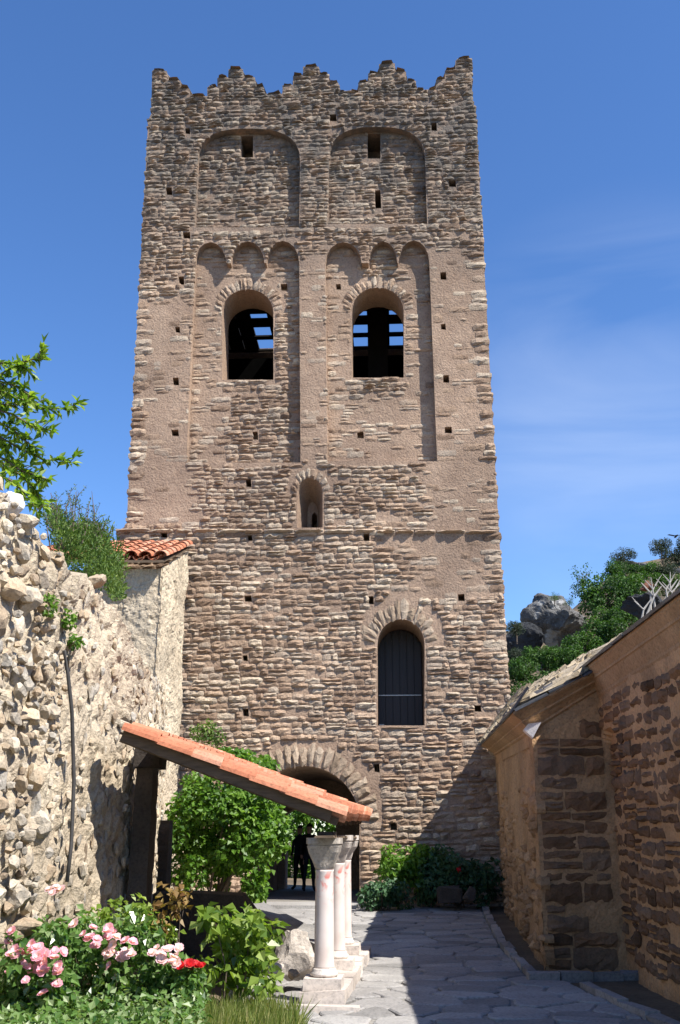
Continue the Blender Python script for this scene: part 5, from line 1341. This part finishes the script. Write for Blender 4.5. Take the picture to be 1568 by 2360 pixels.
# tufts rooted in the wall
for (px, py, rx, ry, lab) in [(116, 1388, 14, 24, 'small bright tuft in the loose stones under the shrub'), (160, 1425, 16, 12, 'small green tuft on the pale mortar right of the loose stones'), (172, 1478, 12, 10, 'tiny tuft low on the sunlit mortar')]:
    s = min(CS, key=lambda q: abs(to_px(wall_base(q, at_y(px, py, plan(q)[1]).z)[0])[0] - px)); Yw = plan(s)[1]
    bush('wall_tuft', lab, 'plant', [(px, py, rx, ry)], Yw - .25, Yw - .1, 130, .05, M_LEAF_VINE, rg, tuple(at_y(px, py, Yw - .05)), 'tufts growing on the rubble wall', n_sub=4, stems=2, stem_r=.005)

# ---------------------------------------------------------------- hill behind the church, its rocks and trees
SK = [(1000, 1500), (1165, 1440), (1205, 1435), (1300, 1400), (1345, 1375), (1400, 1320), (1440, 1300), (1500, 1290), (1568, 1255), (1700, 1200), (2200, 1080)]
def ridge_z(X, Y=78.0):
    z = 15.0
    for _ in range(5):
        px = to_px((X, Y, z))[0]; z = at_y(px, np.interp(px, [q[0] for q in SK], [q[1] for q in SK]) + 12, Y).z
    return z
RX = np.arange(-60, 120, 2.0); RZ = [ridge_z(x) if 2 < x < 60 else (ridge_z(2.1) if x <= 2 else ridge_z(60)) for x in RX]
hv = []; HY = np.concatenate([np.arange(38, 80, 2.0), np.arange(80, 170, 8.0)])
for y in HY:
    for x in RX:
        rz = np.interp(x, RX, RZ); f = min(1, max(0, (y - 40) / 38)); z = rz * (.30 + .70 * f) if y > 39 else -.5; z = z if y < 79 else rz - (y - 78) * .12
        z = -.5 + (z + .5) * min(1, max(0, (x - 3) / 5)) if x < 8 else z; hv.append((x, y, z + 1.0 * f * mnoise.fractal(Vector((x, y, 0)) * .12, 1, 2, 5)))
nxr = len(RX)
tag(link('hill', mesh('hill', hv, [(j * nxr + i, j * nxr + i + 1, (j + 1) * nxr + i + 1, (j + 1) * nxr + i) for j in range(len(HY) - 1) for i in range(nxr - 1)], [.5] * len(hv)), M_EARTH), kind='structure')
def hill_rock(px, py, w_, h_, Y, mat, lab, seed, rot=0, depth=.8, amp=.7):
    return free_rock(px, py, w_, h_, Y, mat, 'rock_outcrop', lab, 'rock', seed, 5, .5, rot, depth, 'rock outcrops on the hill', amp=amp)
hill_rock(1270, 1440, 135, 110, 64, M_ROCKHILL, 'big grey and white rock face on the hillside beside the tower', 41, -.35)
hill_rock(1205, 1500, 110, 130, 61, M_DARKROCK, 'dark rock mass low beside the tower edge', 42, .2)
hill_rock(1460, 1315, 110, 56, 76, M_ROCKHILL, 'grey rocky crest on the skyline', 43, .1)
hill_rock(1510, 1415, 130, 80, 50, M_DARKROCK, 'dark rock face directly above the church eave', 44, -.5)
hill_rock(1555, 1330, 110, 70, 72, M_DARKROCK, 'dark crag at the right edge of the skyline', 45, 0)
hill_rock(1495, 1352, 36, 20, 52, M_RUST, 'rusty reddish rock under the skyline trees', 46, 0)
def crown_mesh(seed, n, ls, mat, fl=.8, loose=.5):
    r = np.random.default_rng(seed); m_ = 22
    cs = rnd_dir(m_, r) * (r.random((m_, 1)) ** .5) * np.array([.72, .72, .62 * fl]) + np.array([0, 0, .1]); rs = r.uniform(.16, .36, m_) * (1.2 - loose * .4)
    P, d, k = blob_points(cs, rs, n, r, .4); Nn = d * .7 + rnd_dir(n, r) * .6 + np.array([0, 0, .5]); D = np.cross(Nn, rnd_dir(n, r)) + d * .4
    L_ = r.uniform(.6, 1.3, n) * ls; cl = r.random(m_)
    V, Fc = leaf_arrays(P, D, Nn, L_, L_ * .75); me = mesh('crown', V, Fc, np.repeat(np.clip(r.normal(.42, .18, n) + (cl[k] - .5) * .5, 0, 1), 4)); me.materials.append(mat); return me
CR = {'g': [crown_mesh(k, 2600, .09, M_LEAF_HILL) for k in range(4)], 'd': [crown_mesh(20 + k, 2200, .075, M_LEAF_DARK) for k in range(3)], 'l': [crown_mesh(40 + k, 620, .085, M_LEAF_HILL, 1.1, 1.0) for k in range(2)]}
tm = MB(); tm.tube([(0, 0, -1.25), (.03, .02, -.6), (-.02, 0, 0), (.05, 0, .5)], [.075, .06, .04, .015], 7, .5)
for a in range(5):
    q = 2 * math.pi * a / 5; tm.tube([(0, 0, -.35 + .1 * a), (.3 * math.cos(q), .3 * math.sin(q), .0 + .1 * a), (.55 * math.cos(q), .55 * math.sin(q), .2 + .08 * a)], [.03, .018, .008], 5, .5)
TRM = mesh('trunk', tm.v, tm.f, tm.t); TRM.materials.append(M_BARK)
HT = [(1405, 1385, 66, 64, 'g'), (1345, 1345, 36, 42, 'l'), (1395, 1470, 56, 46, 'g'), (1345, 1490, 52, 44, 'g'), (1300, 1530, 48, 42, 'g'), (1255, 1520, 50, 44, 'g'), (1205, 1560, 46, 44, 'g'), (1225, 1600, 56, 40, 'g'), (1285, 1580, 50, 36, 'g'),
      (1450, 1350, 44, 40, 'g'), (1490, 1322, 40, 26, 'g'), (1440, 1420, 40, 50, 'g'), (1524, 1262, 28, 26, 'd'), (1556, 1285, 36, 36, 'd'), (1440, 1290, 30, 26, 'd'), (1590, 1270, 40, 40, 'd'), (1278, 1378, 18, 12, 'l'), (1312, 1388, 16, 12, 'l'), (1190, 1450, 30, 22, 'd'), (1530, 1320, 40, 30, 'd'), (1420, 1325, 34, 34, 'g'), (1180, 1520, 30, 30, 'd'), (1350, 1540, 60, 36, 'g'), (1415, 1510, 60, 36, 'g'), (1475, 1385, 40, 36, 'g'), (1535, 1345, 40, 30, 'g'), (1405, 1440, 46, 40, 'g')]
HL = ['large bright green tree at the middle of the hillside', 'thin open tree standing out against the sky', 'green tree below the largest hillside tree', 'round green tree right under the pale rock', 'green tree above the slab roof ridge', 'leafy tree at the foot of the pale rock', 'green tree touching the tower edge', 'lowest green tree at the tower edge above the slab roof', 'low green tree just over the slab roof', 'green tree before the rocky crest', 'green scrub below the skyline rocks', 'green tree beside the dark rock face', 'small dark evergreen on the skyline', 'dark evergreen at the right edge of the skyline', 'dark evergreen on the rocky crest', 'dark evergreen partly out of frame', 'little tuft of a tree on top of the pale rock', 'second little tuft on the pale rock', 'dark scrub left of the pale rock', 'dark evergreen scrub over the dark crag', 'green tree on the shoulder of the rocky crest', 'dark scrub beside the dark rock mass', 'wide green tree behind the roof ridge', 'wide green tree under the dark rock face', 'small green tree just left of the dead branches', 'green tree above the dead branches', 'green tree between the tall hillside tree and the slab roof']
for i, (px, py, rx, ry, kd) in enumerate(HT):
    Y = 74 if py < 1300 else 52 + (1600 - py) * .028; 
    if kd == 'l' and i > 10: Y = 62.2
    c_ = at_y(px, py, Y); k = (Y * cp + (c_.z - EYE) * sp) / F
    t = thing('hill_tree', HL[i], 'tree', c_ - Vector((0, 0, ry * k * 1.2)), 'trees on the rocky hill')
    for nm, me in (('crown', CR[kd][i % len(CR[kd])]), ('trunk', TRM)):
        o = bpy.data.objects.new(nm, me); COL.objects.link(o); o.parent = t; o.location = (0, 0, ry * k * 1.2)
        o.scale = (rx * k * 1.25, rx * k * 1.15, ry * k * 1.45) if nm == 'crown' else (rx * k * .9, rx * k * .9, ry * k * 1.25); o.rotation_euler = (0, 0, i * 1.3)
# bleached dead branches against the dark rock
m = MB(); db = thing('dead_branches', 'bleached bare branches in front of the dark rock above the eave', 'dead bush', at_y(1520, 1400, 47))
for k, (x0, y0, x1, y1) in enumerate([(1490, 1420, 1500, 1330), (1500, 1410, 1525, 1325), (1520, 1400, 1545, 1318), (1540, 1395, 1556, 1322), (1510, 1405, 1480, 1345), (1550, 1390, 1572, 1340), (1480, 1425, 1462, 1385)]):
    Y = 46 + .3 * (k % 3); a, b_ = at_y(x0, y0, Y), at_y(x1, y1, Y); mid = a.lerp(b_, .5) + Vector((.25 * (-1) ** k, 0, 0))
    m.tube([a, mid, b_], [.055, .04, .015], 6, .5); m.tube([mid, mid + Vector((.4 * (-1) ** k, 0, .5))], [.05, .015], 5, .5); m.tube([mid.lerp(b_, .4), mid.lerp(b_, .4) + Vector((-.3 * (-1) ** k, .1, .45))], [.04, .012], 5, .5)
m.build('branch', M_BRANCH, db)
# bird
c_ = at_y(1557, 1237, 60); m = MB()
m.add([c_ + Vector(q) for q in [(-.1, -.25, .02), (0, .3, 0), (.1, -.25, 0.02), (0, -.05, .08), (0, -.05, -.09), (-.48, .05, .12), (-.42, -.15, .12), (.48, .05, .13), (.42, -.15, .12), (0, -.5, 0), (-.02, .12, .05)]], [(1, 3, 0), (1, 2, 3), (1, 0, 4), (1, 4, 2), (0, 3, 9), (3, 2, 9), (0, 9, 4), (4, 9, 2), (10, 5, 6), (10, 6, 0), (10, 8, 7), (10, 2, 8)], .5)
tag(m.build('bird', M_BIRD), 'tiny dark bird in the sky over the hill', 'bird')

# ---------------------------------------------------------------- stones in the shaded corner
def block_px(px0, px1, py0, py1, Y, mat, name, lab, cat):
    a, b_ = at_y(px0, py1, Y), at_y(px1, py1, Y); zt = at_y(px0, py0, Y).z
    bm = bmesh.new(); bmesh.ops.create_cube(bm, size=1); bmesh.ops.bevel(bm, geom=bm.edges[:], offset=.05, segments=2, affect='EDGES')
    for v in bm.verts: v.co = Vector((v.co.x * (b_.x - a.x), v.co.y * .3, v.co.z * (zt - a.z))) + Vector(((a.x + b_.x) / 2, Y + .15, (zt + a.z) / 2)) + .02 * Vector(rg.normal(0, 1, 3))
    me = bpy.data.meshes.new(name); bm.to_mesh(me); bm.free(); at = me.attributes.new('tint', 'FLOAT', 'POINT'); at.data.foreach_set('value', [.4] * len(me.vertices))
    tag(link(name, me, mat), lab, cat)
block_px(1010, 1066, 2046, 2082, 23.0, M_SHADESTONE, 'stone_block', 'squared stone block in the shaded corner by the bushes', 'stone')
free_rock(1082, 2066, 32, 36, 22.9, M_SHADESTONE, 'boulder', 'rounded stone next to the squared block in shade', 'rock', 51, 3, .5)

# ---------------------------------------------------------------- two people in the dark passage
def person(x, y, h, lab, cloth, face, sway, group):
    t = thing('person', lab, 'person', (x, y, .215), group)
    s = h / 1.75
    J = {'pel': (0, 0, .95), 'wa': (0, 0, 1.10), 'ch': (0, .01, 1.30), 'nk': (0, .0, 1.47), 'hd0': (0, -.01, 1.56), 'hd1': (0, -.015, 1.66), 'hd2': (0, 0, 1.73),
         'sl': (-.17, 0, 1.42), 'el': (-.23, .03, 1.15), 'wl': (-.22, -.06, .92), 'hl': (-.21, -.08, .83), 'sr': (.17, 0, 1.42), 'er': (.24, .02, 1.15), 'wr': (.20, -.10, .95), 'hr': (.19, -.13, .86),
         'tl': (-.09, 0, .90), 'kl': (-.11, -.02, .50), 'al': (-.12 - sway, .02, .09), 'fl': (-.13 - sway, -.15, .03), 'tr': (.09, 0, .90), 'kr': (.11, -.03, .50), 'ar': (.12 + sway, .04, .09), 'fr': (.14 + sway, -.13, .03)}
    RR = {'pel': .13, 'wa': .125, 'ch': .145, 'nk': .055, 'hd0': .075, 'hd1': .092, 'hd2': .06, 'sl': .07, 'el': .047, 'wl': .034, 'hl': .035, 'sr': .07, 'er': .047, 'wr': .034, 'hr': .035, 'tl': .09, 'kl': .062, 'al': .042, 'fl': .04, 'tr': .09, 'kr': .062, 'ar': .042, 'fr': .04}
    E = [('pel', 'wa'), ('wa', 'ch'), ('ch', 'nk'), ('nk', 'hd0'), ('hd0', 'hd1'), ('hd1', 'hd2'), ('ch', 'sl'), ('sl', 'el'), ('el', 'wl'), ('wl', 'hl'), ('ch', 'sr'), ('sr', 'er'), ('er', 'wr'), ('wr', 'hr'), ('pel', 'tl'), ('tl', 'kl'), ('kl', 'al'), ('al', 'fl'), ('pel', 'tr'), ('tr', 'kr'), ('kr', 'ar'), ('ar', 'fr')]
    ks = list(J); me = bpy.data.meshes.new('body'); cf, sf = math.cos(face), math.sin(face)
    me.from_pydata([((p[0] * cf - p[1] * sf) * s, (p[0] * sf + p[1] * cf) * s, p[2] * s) for p in J.values()], [(ks.index(a), ks.index(b_)) for a, b_ in E], [])
    o = bpy.data.objects.new('body', me); COL.objects.link(o); md = o.modifiers.new('s', 'SKIN'); o.modifiers.new('u', 'SUBSURF').levels = 2
    for i, k in enumerate(ks):
        sv_ = me.skin_vertices[0].data[i]; sv_.radius = (RR[k] * s, RR[k] * s * (.72 if k in ('pel', 'wa', 'ch') else 1)); sv_.use_root = (k == 'pel')
    dg = bpy.context.evaluated_depsgraph_get(); bme = bpy.data.meshes.new_from_object(o.evaluated_get(dg)); bpy.data.objects.remove(o)
    bme.materials.clear()
    for mt in (M_CLOTH, M_CLOTH2, M_SKIN, M_HAIR): bme.materials.append(mt)
    for p in bme.polygons:
        z = p.center.z / s; ax = math.hypot(p.center.x, p.center.y) / s
        p.material_index = 3 if z > 1.66 else (2 if (z > 1.49 or (z < .93 and ax > .16 and z > .7)) else (cloth if z > .93 else 1 - cloth)); p.use_smooth = True
    o = bpy.data.objects.new('body', bme); COL.objects.link(o); o.parent = t
    hv_ = rock_mesh('hair', 3, 61, amp=.12)
    for v in hv_.vertices: v.co = Vector((v.co.x * .105, v.co.y * .115 + .02, max(v.co.z * .10, -.06 if v.co.y > -.2 else .02) + 1.68)) * s
    hv_.materials.append(M_HAIR); ho = bpy.data.objects.new('hair', hv_); COL.objects.link(ho); ho.parent = t; ho.rotation_euler = (0, 0, face)
pa = at_y(712, 2050, 30.2); person(pa.x, 30.2, 1.80, 'person in dark clothes standing nearest the columns in the passage', 0, .2, .02, 'people standing in the passage')
pb = at_y(690, 2050, 31.0); person(pb.x, 31.0, 1.76, 'person in dark clothes standing further in at the passage exit', 1, -.4, .03, 'people standing in the passage')
